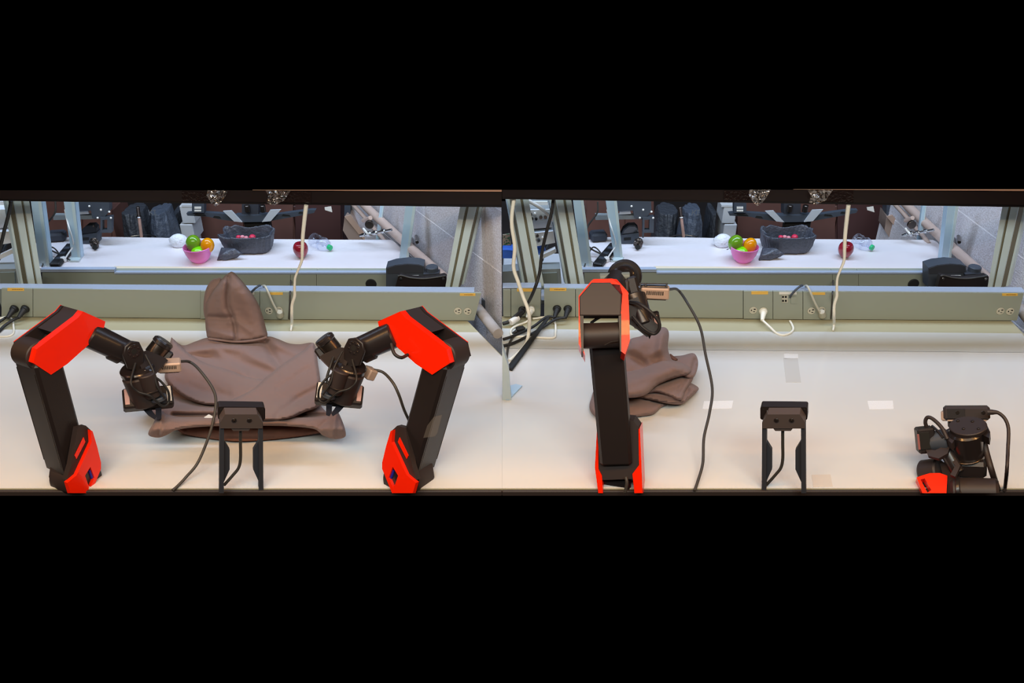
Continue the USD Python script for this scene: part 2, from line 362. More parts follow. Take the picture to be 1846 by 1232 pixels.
c = on(957, 557, A - n * 0.002, n); t.add('outlet', cyl(c, c - n * 0.003, 0.0125, bev=0.001), 'outlet_cream')
c = on(942, 560, A - n * 0.002, n); t.add('outlet', cyl(c, c - n * 0.003, 0.0125, bev=0.001), 'outlet_cream')
t.done()
CORNER = (A, n)

# block wall behind the right end of each bench, with raked top
def wall(o, vpx, x_end, name):
    d = unit([(vpx - 923.0), FPX / math.cos(PITCH), 0.0])                    # horizontal, away from the camera
    n = np.array([d[1], -d[0], 0.0]);  n = n if n[1] < 0 else -n; 
    p0 = V(868 + o, 540, RW[o][3][1] + (0.115 if o == 0 else 0.09))
    W = lambda px, py, off=0.0: on(px + o, py, p0 + n * off, n)
    sz = lambda px, py: (np.dot(W(px, py) - p0, d), W(px, py)[2])
    z1 = sz(820, 430)[1]; hz = 0.21
    s_end = sz(x_end - o, 500)[0]; s_far = sz(625, 365)[0]
    top = sg.Polygon([sz(x_end - o + 6, 640), sz(x_end - o + 6, 352), sz(880, 351), sz(800, 351), sz(700, 351), sz(625, 352), sz(625, 470)]).buffer(0)
    lim = sg.box(min(s_end, s_far), FZ - 0.0, max(s_end, s_far), 2.0)
    zmin = -0.5
    tops = sorted([(a, b) for a, b in [sz(x, 363) for x in np.linspace(625, x_end - o, 24)]])
    prof = sg.Polygon([(tops[0][0], FZ)] + tops + [(tops[-1][0], FZ)]).buffer(0).intersection(lim)
    t = Thing(name, f'grey speckled block wall at the right end of {SIDE[o][0]}', 'wall', kind='structure')
    def slab(poly, off, thick, bl):
        out = []
        for g in getattr(poly, 'geoms', [poly]):
            if g.area < 1e-4: continue
            pts = [p0 + d * a + np.array([0, 0, b - p0[2]]) + n * off for a, b in list(g.exterior.coords)[:-1]]
            vec = np.array([0, thick, 0])
            e = trimesh.creation.extrude_polygon(sg.Polygon([(a, b) for a, b in list(g.exterior.coords)[:-1]]), 1.0, engine='earcut')
            v = np.asarray(e.vertices); w = p0 - [0, 0, p0[2]] + np.outer(v[:, 0], d) + np.outer(v[:, 1], [0, 0, 1.0]) + n * off + np.outer(v[:, 2], vec)
            e = trimesh.Trimesh(w, e.faces, process=False); e.fix_normals(); out.append(e)
        return cat(*out) if out else None
    t.add('mortar', slab(prof.buffer(-0.002), -0.0015, 0.05, 0), 'mortar')
    sj = sz(875, 415)[0]; sj2 = sz(879, 492)[0]; bw = 0.42
    k = 0
    for i in range(-6, 8):
        za, zb = z1 + hz * i, z1 + hz * (i + 1)                             # course above line 1 is i = 0
        s0 = {0: sj, -1: sj2}.get(i, sj + (0.2 if i % 2 else 0.0))
        for j in range(-6, 14):
            a = s0 + bw * j
            blk = sg.box(a + 0.0015, za + 0.0035, a + bw - 0.0015, zb - 0.0035).intersection(prof)
            if blk.is_empty or blk.area < 1e-3: continue
            m = slab(blk, 0.0, 0.02, 0)
            if m is not None: t.add('block', m, 'block_grey', smooth=False); k += 1
    t.done(); return W, d, n
WL = {0.0: wall(0.0, -227, 904.3, 'wall_right'), STEP: wall(STEP, 750, 1990.0, 'wall_right')}

# top rails, fixed in front of the posts
def rail(x0, x1, yt0, yt1, yb0, yb1, wood, label, tapes, Y=2.40):
    t = Thing('overhead_rail', label, 'rail')
    th = 0.05
    def bar(xa, xb, ya0, ya1, yb0_, yb1_, y0, y1):
        return hull([V(px, py, yy) for yy in (y0, y1) for px, py in ((xa, ya0), (xa, yb0_), (xb, ya1), (xb, yb1_))])
    t.add('beam', bar(x0, x1, yt0 + 1, yt1 + 1, yb0 - 3, yb1 - 4, Y, Y + th), 'rail_black')
    t.add('lower_lip', bar(x0, x1, yb0 - 3.5, yb1 - 4.5, yb0, yb1, Y + 0.004, Y + th - 0.004), 'rail_lip')
    a, b, w0, w1 = wood
    t.add('wood_strip', bar(a, b, np.interp(a, [x0, x1], [yt0, yt1]) - 0.2, np.interp(b, [x0, x1], [yt0, yt1]) - 0.2, np.interp(a, [x0, x1], [yt0, yt1]) + w0, np.interp(b, [x0, x1], [yt0, yt1]) + w1, Y - 0.006, Y + 0.02), 'rail_wood', label='pale wooden strip on top')
    t.done()
    for k, poly in enumerate(tapes):
        c = np.mean(poly, 0); x0, x1 = x0, x1; pts = []
        pl = sg.Polygon(poly); g = []
        for x in np.arange(min(p[0] for p in poly), max(p[0] for p in poly) + .1, 2.0):
            for y in np.arange(min(p[1] for p in poly), max(p[1] for p in poly) + .1, 2.0):
                if pl.contains(sg.Point(x, y)): g.append((x, y))
        g += [tuple(np.asarray(pl.exterior.interpolate(s).coords[0])) for s in np.arange(0, pl.length, 2.0)]
        g = np.array(g); tri = Delaunay(g).simplices; tri = [q for q in tri if pl.buffer(.3).contains(sg.Point(*g[q].mean(0)))]
        h = meshkit.fbm(np.c_[g * 0.16, np.full(len(g), k * 3.1)], 4)
        v = np.array([V(x, y, Y - 0.005 - 0.018 * hh) for (x, y), hh in zip(g, h)])
        m = trimesh.Trimesh(np.vstack([v, v + [0, 0.0006, 0]]), np.vstack([tri, np.array(tri)[:, ::-1] + len(v)]), process=False)
        tt = Thing('packing_tape', f'crumpled clear packing tape, {("left", "right")[k]} one on the rail above {SIDE[0.0 if x0 < 900 else STEP][0]}', 'tape', 'clear tape wraps on the rails')
        tt.add('crumple', m, 'clear_tape', False); w0, w1 = ((-62, 6), (-4, 62))[k]; cx = c[0]
        tb = lambda x: np.interp(x, [x0, x1], [yb0, yb1])
        tt.add('wrap', hull([V(x, y, yy) for x in (cx + w0, cx + w1) for y, yy in ((yt0 + 3, Y - 0.003), (tb(x) - 3.8, Y - 0.003), (yt0 + 3, Y + 0.001), (tb(x) - 3.8, Y + 0.001))]), 'tape_dark'); tt.done()
tp = [[(374, 343), (412, 343), (405, 356), (396, 368), (388, 373), (380, 366), (372, 352)], [(478, 343), (525, 343), (518, 352), (512, 362), (494, 371), (481, 366), (484, 353)]]
rail(-140, 904.6, 342.3, 342.3, 360.5, 374, (455, 904.4, 0.8, 3.6), 'black overhead rail above the bench with the outspread hoodie', tp)
rail(905.4, 1990, 341.3, 341.3, 359, 376, (1430, 1990, 0.6, 4.0), 'black overhead rail above the bench with the crumpled hoodie', [[(x + STEP, y - 1) for x, y in q] for q in tp])

# posts -------------------------------------------------------------
def channel_post(top, bot, Y, mirror, label):
    """top/bot: (x of left edge, x of right edge, y); channel with a grooved face and a dark open side"""
    t = Thing('strut_post', label, 'post', group='slotted strut posts behind the raceways')
    a0, a1, b0, b1 = V(top[0], top[2], Y), V(top[1], top[2], Y), V(bot[0], bot[2], Y), V(bot[1], bot[2], Y)
    h_ = unit(ray((bot[0] + bot[1]) / 2, bot[2]) * [1, 1, 0]); an = math.radians(-20 if mirror else 20)
    D = np.array([h_[0] * math.cos(an) - h_[1] * math.sin(an), h_[0] * math.sin(an) + h_[1] * math.cos(an), 0])   # the open side shows
    def strip(f0, f1, y0, y1):
        if mirror: f0, f1 = 1 - f1, 1 - f0
        q = [b0 + (b1 - b0) * f0, b0 + (b1 - b0) * f1, a0 + (a1 - a0) * f1, a0 + (a1 - a0) * f0]
        q = np.array(q); return hull(np.vstack([q + D * y0, q + D * y1]))
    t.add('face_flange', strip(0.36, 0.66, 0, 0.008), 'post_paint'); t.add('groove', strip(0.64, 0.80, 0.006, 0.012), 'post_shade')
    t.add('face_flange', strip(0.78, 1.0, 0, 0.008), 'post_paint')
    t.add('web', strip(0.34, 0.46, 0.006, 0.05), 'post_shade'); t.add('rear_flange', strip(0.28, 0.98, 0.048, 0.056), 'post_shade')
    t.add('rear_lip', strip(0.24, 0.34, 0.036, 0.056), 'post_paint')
    t.done()
YP = 2.535
def post(top, bot, Y, m, label, foot=None, dep=0.03, split=0.7):
    t = Thing('frame_post', label, 'post', group='pale metal posts of the back frame')
    a0, a1, b0, b1 = V(top[0], top[2], Y), V(top[1], top[2], Y), V(bot[0], bot[2], Y), V(bot[1], bot[2], Y)
    q = np.array([b0, b1, a1, a0]); 
    t.add('tube', hull(np.vstack([q, q + [0, dep, 0]])), m)
    e = (b1 - b0) * 0.28
    q2 = np.array([b1 - e, b1, a1, a1 - (a1 - a0) * 0.28]); t.add('side_face', hull(np.vstack([q2 + [0, -0.003, 0], q2 + [0, 0.004, 0]])), 'post_paint')
    if foot: 
        f = [P(x, y, 0.0015) for x, y in foot]; t.add('foot_plate', prism(f, (0, 0, 0.006)), 'post_paint')
    t.done()
for o in SIDE:
    d = SIDE[o][0]
    channel_post((9 + o, 52 + o, 358), (39.5 + o, 78 + o, 522), YP, False, f'left slotted strut post behind the raceway of {d}')
    channel_post((830 + o, 876 + o, 370), (802 + o, 838 + o, 522), YP, True, f'right slotted strut post behind the raceway of {d}')
    post((55 + o, 74 + o, 358), (70.5 + o, 90 + o, 480), P(80 + o, 480, 0.001)[1], 'post_blue', f'pale blue post just right of the left strut post behind {d}')
    post((114 + o, 134 + o, 358), (130 + o, 145.5 + o, 467), 2.91, 'post_blue', f'pale blue post with foot plate at the left of the table behind {d}', foot=[(124 + o, 472.5), (143 + o, 472.5), (147 + o, 466), (130 + o, 464)])
    post((685.5 + o, 692.5 + o, 370), (677 + o, 683.5 + o, 434), 3.12, 'post_blue', f'thin pale post beside the pipe valves behind {d}', dep=0.012)
    post((731 + o, 750 + o, 370), (719 + o, 735.5 + o, 473.5), 2.895, 'post_blue', f'pale blue post at the right corner of the table behind {d}')
channel_post((908, 952, 355), (938.5, 982, 522), YP, False, 'slotted strut post behind the hanging cream cable')

# back tables ---------------------------------------------------------
def back_table(o):
    d = SIDE[o][0]
    t = Thing('back_table', f'white table standing behind {d}', 'table')
    poly = [(68, 483.5), (205, 485), (430, 487), (600, 488.5), (752, 489), (752, 477), (710, 435.5), (704, 432.6), (640, 432.4), (430, 431), (205, 427.5), (100, 428), (60, 440)]
    pts = [P(x + o, y, 0.0) for x, y in poly]
    t.add('tabletop', prism([p - [0, 0, 0.012] for p in pts], (0, 0, 0.012)), 'table_white')
    e = [P(x + o, y, 0.0) for x, y in ((203, 485), (430, 487), (600, 488.5), (697, 489))]
    for k in range(3):
        a, b = e[k], e[k+1]; t.add('front_edging', hull([p + q for p in (a, b) for q in (np.array([0, -0.003, 0.0012]), np.array([0, 0.020, 0.0012]), np.array([0, -0.003, -0.012]), np.array([0, 0.020, -0.002]))]), 'table_edge', label='cream edging strip')
    for px, py in ((100, 470), (660, 470), (150, 440), (690, 445)):
        q = P(px + o, py, 0); t.add('leg', cbox([q[0], q[1] + 0.02, FZ / 2 - 0.006], [0.03, 0.03, -FZ - 0.012]), 'box_grey')
    t.done()
    # grey rail under its front edge
    t = Thing('rear_raceway', f'dull green raceway under the table edge behind {d}', 'power raceway')
    Y = P(430 + o, 489, 0)[1] - 0.046
    def face(x0, x1, y0, y1, yy, dep): 
        v = [V(x0 + o, y0, yy), V(x1 + o, y0, yy), V(x1 + o, y1, yy), V(x0 + o, y1, yy)]; return hull(np.vstack([v, np.array(v) + [0, dep, 0]]))
    t.add('ledge', face(72, 206, 486, 491, Y - 0.004, 0.02), 'raceway_top_sheen')
    t.add('ledge', face(206, 700, 491.5, 494.5, Y - 0.004, 0.016), 'raceway_top_sheen')
    for x0, x1 in ((76, 523), (523.6, 570), (570.6, 698)):
        t.add('cover_panel', face(x0, x1, 491, 530, Y, 0.03), 'raceway_green')
    c = V(669 + o, 512, Y - 0.0005); t.add('grommet', cyl(c + [0, 0.004, 0], c + [0, -0.004, 0], 0.019), 'slot_black', label='round black grommet')
    t.done()
for o in SIDE: back_table(o)

# ------------------------------------------------------------------ things on the back tables
def fruit(c, r, stretch, tilt, seed=0, dent=0.0, sub=4):
    m = trimesh.creation.icosphere(sub, 1.0); v = np.asarray(m.vertices).copy()
    rr = 1 - dent * np.exp(-((1 - v[:, 2]) / 0.16)) - 0.6 * dent * np.exp(-((1 + v[:, 2]) / 0.1))
    v *= rr[:, None]; v[:, :2] *= (1 + 0.10 * v[:, 2:3] * (dent > 0.1)); v *= (1 + 0.03 * (meshkit.noise(v * 1.7, seed) - 0.5))[:, None]
    v *= np.array([r, r, r * stretch]); m = trimesh.Trimesh(v, m.faces, process=False); return place(m, tilt, c)
def rot(ax, deg): return trimesh.transformations.rotation_matrix(math.radians(deg), ax)[:3, :3]
def table_things(o):
    d = SIDE[o][0]; on_t = f'on the white table behind {d}'
    pxm = lambda px, py: rng_of(P(px + o, py)) / math.sqrt(FPX**2 + (px + o - 923)**2 + (py - 616)**2)   # metres per pixel
    # bowl
    b = P(361 + o, 471.5); s = pxm(361, 470); R = 26.2 * s * 0.96
    h = 0.050 + 0.012
    h = 27 * s / math.cos(math.radians(25)) 
    prof = [(0, 0), (R * 0.42, 0), (R * 0.46, 0.002), (R * 0.70, h * 0.22), (R * 0.88, h * 0.55), (R * 0.97, h * 0.85), (R, h), (R * 0.97, h + 0.0015), (R * 0.94, h - 0.001), (R * 0.84, h * 0.55), (R * 0.66, h * 0.24), (R * 0.4, h * 0.10), (0, h * 0.09)]
    one('fruit_bowl', lathe(prof, b, n=56), 'pink', f'pink plastic bowl of fruit {on_t}', 'bowl', 'pink fruit bowls', smooth=50)
    Y0 = b[1]
    g = Thing('green_mango', f'dark green mango leaning in the pink bowl {on_t}', 'fruit', 'green mangoes in the pink bowls')
    c = V(348.5 + o, 438.5, Y0 + 0.012); Rg = rot([0, 1, 0], 14) 
    g.add('flesh', fruit(c, 13.0 * s, 1.17, Rg, 1), 'mango_green', smooth=True)
    g.add('stem', tube([c + Rg @ np.array([-0.6, 0, -1.05]) * 13 * s, c + Rg @ np.array([-.85, -.1, -1.2]) * 13 * s], 0.0012, 6, 0), 'stem_brown'); g.done()
    c = V(374 + o, 443, Y0 + 0.004); one('orange_mango', fruit(c, 11.8 * s, 1.24, rot([0, 1, 0], 16), 2), 'mango_orange', f'orange mango leaning in the pink bowl {on_t}', 'fruit', 'orange mangoes in the pink bowls', smooth=True)
    c = V(358 + o, 455.0, Y0 - 0.006); one('lime', fruit(c, 13.0 * s, 0.86, np.eye(3), 3, 0.05), 'lime', f'bright lime fruit at the bowl front {on_t}', 'fruit', 'lime fruits in the pink bowls', smooth=True)
    # apple
    s = pxm(544, 465); a = P(544 + o, 465.0); r = 13.3 * s; hh = 31 * s / math.cos(math.radians(25)) * 0.93
    k = np.linspace(0, math.pi, 30); prof = []
    for q in k:
        rad = math.sin(q) ** 0.86 * r * (1 + 0.10 * math.cos(q)) * (1.0 if q < 1.6 else 1 - 0.10 * (q - 1.6)); z = hh / 2 * (1 + math.cos(q)) - 0.16 * hh * math.exp(-(q / 0.36) ** 2) + 0.05 * hh * math.exp(-((math.pi - q) / 0.25) ** 2)
        prof.append((max(rad, 0) if 0 < q < math.pi - 1e-6 else 0, z))
    ap = Thing('apple', f'shiny red apple {on_t}', 'apple', 'red apples on the back tables')
    ap.add('flesh', lathe(prof[::-1], a, n=40), 'apple_red', smooth=True); ap.add('stem', tube([a + [0, 0, hh * 0.8], a + [0.001, 0, hh * 0.93], a + [0.003, 0, hh * 0.99]], 0.0011, 6), 'stem_brown'); ap.done()
    # white crumpled wrap
    m = trimesh.creation.icosphere(4, 1.0); v = np.asarray(m.vertices); s = pxm(324, 440)
    v = v * (1 + 0.28 * (meshkit.fbm(v * 1.6 + 4, 4)[:, None] - 0.5)) * np.array([17, 11, 13]) * s; c = P(324 + o, 444); v[:, 2] = np.maximum(v[:, 2], -10 * s)
    one('wrap_bundle', trimesh.Trimesh(v + c + [0, 0, 10.3 * s], m.faces, process=False), 'white_wrap', f'white crumpled plastic bundle left of the bowl {on_t}', 'bag', 'white bundles beside the bowls', smooth=True)
    # basket lined with a black bag
    s = pxm(444, 462); f = P(444 + o, 461); hb = 31 * s / math.cos(math.radians(25)); W, D = 88 * s, 0.095
    prof2 = []; N = 200; lv = [(0.80, 0.0), (0.90, 0.12), (0.97, 0.45), (1.0, 0.82), (1.02, 0.97), (0.985, 1.03), (0.93, 0.98), (0.89, 0.7), (0.85, 0.3), (0.80, 0.10)]
    verts = []
    for j, (k_, zf) in enumerate(lv):
        for i in range(N):
            th = 2 * math.pi * i / N; ce, se = math.cos(th), math.sin(th)
            x = math.copysign(abs(ce) ** 0.5, ce) * W / 2; y = math.copysign(abs(se) ** 0.5, se) * D / 2
            fo = lambda k_, q_: 1 - abs(2 * meshkit.noise(np.array([[ce * k_, se * k_, zf * q_]]), 3)[0] - 1)
            nn = 1.1 * fo(3.2, 0.9) + 0.8 * fo(7.5, 0.6) - 1.1
            w = 1 + 0.15 * nn * (0.45 + 0.6 * zf)
            zz = zf * hb * (1 + (0.10 * nn if zf > 0.6 else 0)) + (0.05 * hb * se if zf > 0.6 else 0)
            verts.append((f[0] + x * k_ * w, f[1] + D / 2 + y * k_ * w, zz + 0.001))
    fc = []
    for j in range(len(lv) - 1):
        for i in range(N): a0, a1, b0, b1 = j*N+i, j*N+(i+1) % N, (j+1)*N+i, (j+1)*N+(i+1) % N; fc += [[a0, a1, b1], [a0, b1, b0]]
    verts += [(f[0], f[1] + D/2, 0.001), (f[0], f[1] + D/2, 0.1 * hb)]; o0, o1 = len(verts) - 2, len(verts) - 1; jj = (len(lv) - 1) * N
    for i in range(N): fc += [[o0, (i+1) % N, i], [o1, jj + i, jj + (i+1) % N]]
    bk = Thing('bag_lined_basket', f'basket lined with a black plastic bag {on_t}', 'basket', 'black bag lined baskets')
    bk.add('bag', trimesh.Trimesh(verts, fc, process=False), 'bag_black', smooth=True)
    tl = [P(x + o, y, z) for x, y, z in ((398, 448, 0.035), (422, 449, 0.04), (437, 458, 0.025), (428, 464, 0.008), (410, 468.5, 0.004), (391, 469.5, 0.002), (396, 462, 0.02))]
    hh2 = []
    tm = hull(np.vstack([np.array(tl), np.array(tl) + [0, 0.008, -0.001]])); tm = tm.subdivide().subdivide(); tv = np.asarray(tm.vertices); tv = tv + (meshkit.fbm(tv * 60, 3)[:, None] - 0.5) * [0.004, 0.008, 0.004]; tv[:, 2] = np.maximum(tv[:, 2], 0.001)
    bk.add('bag_tail', trimesh.Trimesh(tv, tm.faces, process=False), 'bag_black', smooth=60, label='loose bag corner lying on the table'); bk.done()
    for i, (px, py, r, m) in enumerate(((430, 428, 4.5, 'berry_red'), (437, 427.5, 4, 'berry_pink'), (444, 429, 4, 'berry_pink'), (455, 428, 6, 'berry_red'))):
        c = V(px + o, py, f[1] + D * 0.50); one('toy_fruit', fruit(c, r * s, 0.95, np.eye(3), i, 0.08, 3), m, f'{("small red", "small pale pink", "pale pink middle", "larger red")[i]} toy fruit inside the black basket behind {d}', 'toy fruit', 'toy fruits in the baskets', smooth=True)
    # bottle lying on the table
    s = pxm(580, 440); p0, p1 = P(563 + o, 431, 0.022), P(593.5 + o, 446, 0.016); ax = unit(p1 - p0); L = np.linalg.norm(p1 - p0); r = 12.5 * s
    bt = Thing('water_bottle', f'clear plastic bottle with green cap lying {on_t}', 'bottle', 'clear bottles on the back tables')
    prof = [(0, 0), (r * .7, 0), (r * .95, L * .05), (r, L * .14), (r * .93, L * .22), (r, L * .30), (r * .80, L * .45), (r * .97, L * .55), (r, L * .68), (r * .8, L * .84), (r * .42, L * .94), (r * .36, L * .99), (0, L * .995)]
    bt.add('bottle_body', lathe(prof, p0, ax), 'clear_plastic', smooth=50)
    bt.add('cap', cyl(p0 + ax * L * 0.95, p0 + ax * L * 1.10, 4.8 * s), 'cap_green', label='green screw cap')
    bt.add('bottle_label', lathe([(r * 1.005, L * .52), (r * 1.01, L * .54), (r * 1.02, L * .66), (r * 1.0, L * .68)], p0, ax), 'clear_plastic'); bt.done()
for o in SIDE: table_things(o)

# black gripper unit standing at the right of each raceway, cables over it
def black_unit(o):
    d = SIDE[o][0]; Y = YP + 0.10
    t = Thing('robot_gripper_unit', f'black robot gripper unit parked behind the right part of the raceway of {d}', 'robot part', 'parked black gripper units')
    q = lambda pts, yy: [V(x + o, y, yy) for x, y in pts]
    t.add('housing', prism(q([(696, 520), (696, 483), (712, 478), (735, 475.5), (755, 477), (764, 480), (766, 520)], Y + 0.06), (0, 0.05, 0)), 'charcoal')
    t.add('housing_cap', prism(q([(697.5, 484.5), (712, 479.5), (735, 477), (755, 478.5), (762.5, 481), (762.5, 492), (699, 494)], Y + 0.058), (0, 0.003, 0)), 'soft_black')
    c = V(779 + o, 486, Y + 0.07); t.add('motor', cyl(c - [0, 0, .03], c + [0, 0, 0.012], 0.021), 'charcoal')
    t.add('motor_block', prism(q([(765, 522), (763, 495), (792, 493), (793, 522)], Y + 0.045), (0, 0.03, 0)), 'soft_black')
    t.add('front_panel', prism(q([(711, 524), (718, 497.5), (722, 497), (740, 501), (764, 502.5), (785, 500.5), (800, 497), (805, 499), (803, 524)], Y), (0, 0.02, 0)), 'black_plastic')
    t.add('panel_rim', tube([V(x + o, y, Y - 0.002) for x, y in ((718, 498), (724, 497), (740, 501), (764, 502.7), (785, 500.5), (803, 497.5))], 0.0028, 8), 'cable_grey')
    for px in (722.5, 799): c = V(px + o, 502.5, Y); t.add('bolt', cyl(c, c - [0, 0.004, 0], 0.0045, n=14), 'steel')
    t.add('label_tape', prism(q([(737, 499), (737, 496.5), (755, 497), (755, 500)], Y + 0.04), (0, 0.002, 0)), 'label_white')
    t.done()
for o in SIDE: black_unit(o)

# ------------------------------------------------------------------ background beyond the back tables
def background(o):
    d = SIDE[o][0]; q = lambda pts, yy: [V(x + o, y, yy) for x, y in pts]
    def standing(name, x0, x1, ytop, Y, dep, m, label, c, grp=None, parts=()):       # a body from the floor up
        a, b = V(x0 + o, 400, Y), V(x1 + o, 400, Y); z = V((x0 + x1)/2 + o, ytop, Y + dep)[2]
        t = Thing(name, label, c, grp)
        t.add('body', cbox([(a[0] + b[0])/2, Y + dep/2, (FZ + z)/2], [b[0] - a[0], dep, z - FZ - 0.001], bev=0.004), m)
        for pn, px0, px1, py0, py1, pm in parts:
            t.add(pn, prism(q([(px0, py1), (px1, py1), (px1, py0), (px0, py0)], Y - 0.006), (0, 0.0065, 0)), pm)
        t.done()
    standing('cabinet', 351.5, 529.8, 353, 3.66, 0.12, 'cabinet_brown', f'brown cabinet behind the black basket beyond {d}', 'cabinet', 'brown cabinets along the back', parts=(('door_panel', 352, 438, 356, 452, 'cabinet_brown'), ('door_panel', 440, 528, 356, 452, 'cabinet_brown')))
    standing('cabinet', 531.2, 615, 353, 3.66, 0.12, 'cabinet_dark', f'dark brown cabinet behind the apple beyond {d}', 'cabinet', 'brown cabinets along the back', parts=(('door_panel', 532.5, 614, 356, 452, 'cabinet_dark'),))
    standing('cabinet', 78, 202, 353, 3.70, 0.2, 'cabinet_brown', f'brown wooden cabinet behind the left table posts beyond {d}', 'cabinet', 'brown cabinets along the back', parts=(('door_panel', 80, 148, 356, 450, 'cabinet_brown'), ('door_panel', 150, 201, 356, 450, 'cabinet_brown')))
    # block stack
    Y = 3.5
    for k, (y0, y1) in enumerate(((344, 370), (371.5, 403.5), (405, 437), (438.5, 470), (471.5, 503), (504.5, 533))):
        a, b = V(325.5 + o + k * 0.4, (y0 + y1)/2, Y), V(349 + o + k * 0.2, (y0 + y1)/2, Y); z0, z1 = V(337 + o, y1, Y)[2], V(337 + o, max(y0, 354), Y + (0.12 if k == 0 else 0))[2]
        if k == 5: z0 = FZ + 0.001
        one('storage_drawer', cbox([(a[0]+b[0])/2, Y + 0.06, (z0 + z1)/2], [b[0]-a[0], 0.12, z1 - z0], bev=0.003), 'box_light', f'pale grey stacked drawer unit {("topmost", "second from top", "third from top", "fourth from top", "fifth from top", "lowest")[k]} of the stack beyond {d}', 'drawer', 'pale grey drawer stack')
    # dark bags on the floor
    def bag(x0, x1, y0, Y, m, label, seed, text=False):
        a, b = V(x0 + o, 420, Y), V(x1 + o, 420, Y); zt = V((x0+x1)/2 + o, y0, Y)[2]; mm = trimesh.creation.icosphere(5, 1.0); v = np.asarray(mm.vertices)
        v = np.sign(v) * np.abs(v) ** 0.85; r = 1 + 0.34 * (meshkit.fbm(v * 2.2 + seed, 4)[:, None] - 0.5); v = v * r * np.array([(b[0]-a[0])/2, 0.10, (zt - FZ)/2 * 0.98])
        v = v + [(a[0]+b[0])/2, Y + 0.12, (zt + FZ)/2]; v[:, 2] = np.clip(v[:, 2], FZ + 0.001, zt + 0.01)
        t = Thing('plastic_sack', label, 'bag', 'dark sacks on the floor'); v[:, 2] = np.minimum(v[:, 2], V(923, 357, Y + 0.24)[2]); t.add('sack', trimesh.Trimesh(v, mm.faces, process=False), m, smooth=True)
        if text:
            tx = meshkit.text_mesh('KI', 0.022, 0.001, True); tx.apply_transform(trimesh.transformations.rotation_matrix(math.pi/2, [1, 0, 0])); tx.apply_translation(V(268 + o, 388, Y - 0.012)); t.add('print', tx, 'bag_print')
        t.done()
    bag(207, 252, 356, 3.48, 'bag_fabric', f'dark grey sack left of the copper rod beyond {d}', 2.0)
    bag(254, 300, 366, 3.34, 'bag_blue', f'bluish grey sack right of the copper rod beyond {d}', 5.0, True)
    bag(304, 320, 360, 3.50, 'bag_fabric', f'dark sack beside the pale drawer stack beyond {d}', 9.0)
    # rod on a round base
    t = Thing('metal_stand', f'copper coloured rod standing among the dark sacks beyond {d}', 'stand', 'copper rods among the sacks')
    c0, c1 = V(255 + o, 427, 3.17), V(248.5 + o, 374, 3.17); 
    t.add('rod', cyl(c0, c1, 0.006), 'copper'); t.add('rod_cap', cyl(c1 - (c1-c0)*0.32, c1 + (c1-c0)*0.02, 0.0064), 'dark_metal')
    t.add('clamp', cyl(c0 + (c1-c0)*0.66, c0 + (c1-c0)*0.70, 0.010), 'steel')
    base = np.array([c0[0], c0[1], FZ]); t.add('column', cyl(base + [0, 0, 0.012], c0, 0.008), 'dark_metal'); t.add('base_plate', cyl(base + [0, 0, 0.001], base + [0, 0, 0.014], 0.11), 'steel')
    t.add('ring', tube([c0 + [0.055 * math.cos(a), 0.03 * math.sin(a), -0.006] for a in np.linspace(0, 2*math.pi, 25)], 0.0028, 8, 3), 'steel')
    t.done()
    # black equipment bracket with two silver plates over the basket
    Y = 3.28; t = Thing('equipment_bracket', f'black spread bracket with two silver plates above the basket behind {d}', 'bracket', 'black brackets with silver plates')
    t.add('centre_plate', prism(q([(424, 389), (497, 388), (484, 400), (437, 401)], Y), (0, 0.03, 0)), 'charcoal')
    t.add('left_wing', prism(q([(336, 385), (352, 383), (372, 384), (405, 386), (440, 391), (440, 400), (420, 399), (398, 396), (375, 391), (338, 389)], Y + 0.005), (0, 0.02, 0)), 'charcoal')
    t.add('right_wing', prism(q([(480, 390), (520, 384), (560, 379), (569, 379), (566, 384), (530, 391), (480, 400)], Y + 0.005), (0, 0.02, 0)), 'charcoal')
    for sx in ((350, 372, 386, 389.5), (384, 398, 389.5, 393.5), (508, 524, 386.5, 390), (538, 552, 382, 385.5)):
        t.add('wing_slot', prism(q([(sx[0], sx[3]-1), (sx[1], sx[3]), (sx[1]-3, sx[2]+1), (sx[0]+2, sx[2])], Y + 0.003), (0, 0.003, 0)), 'slot_black')
    t.add('silver_plate', prism(q([(402, 381), (417, 380), (436.5, 401), (422, 399.5)], Y - 0.008), (0, 0.006, 0)), 'silver_plate', label='silver plate'); t.add('silver_plate', prism(q([(487, 379), (506.5, 378), (488, 399), (472, 400.5)], Y - 0.008), (0, 0.006, 0)), 'silver_plate', label='silver plate')
    t.add('motor_mount', prism(q([(436, 390), (436, 358), (466, 358), (466, 390)], Y + 0.012), (0, 0.05, 0)), 'soft_black')
    for xx in ((446, 368, 384), (474, 370, 385)): c = V(xx[0] + o, 377, Y - 0.0); t.add('motor', cyl(c - [0, 0, .012], c + [0, 0, 0.016], 0.011), 'dark_metal')
    c = V(441 + o, 384, Y); t.add('left_block', prism(q([(346, 384), (346, 366), (368, 366), (368, 384)], Y - 0.006), (0, 0.03, 0)), 'charcoal')
    k0 = len(t.parts) - 1
    t.add('white_sticker', prism(q([(350.5, 381.5), (350.5, 378.5), (362.5, 378.5), (362.5, 381.5)], Y - 0.0075), (0, 0.0015, 0)), 'label_white', sub=k0); t.add('white_sticker', prism(q([(350.5, 376.7), (350.5, 373), (362.5, 373), (362.5, 376.7)], Y - 0.0075), (0, 0.0015, 0)), 'label_white', sub=k0)
    c0 = V(462 + o, 398, Y + 0.02); t.add('column', cbox([c0[0], Y + 0.035, (FZ + c0[2])/2], [0.105, 0.03, c0[2] - FZ - 0.002]), 'rubber_black')
    t.done()
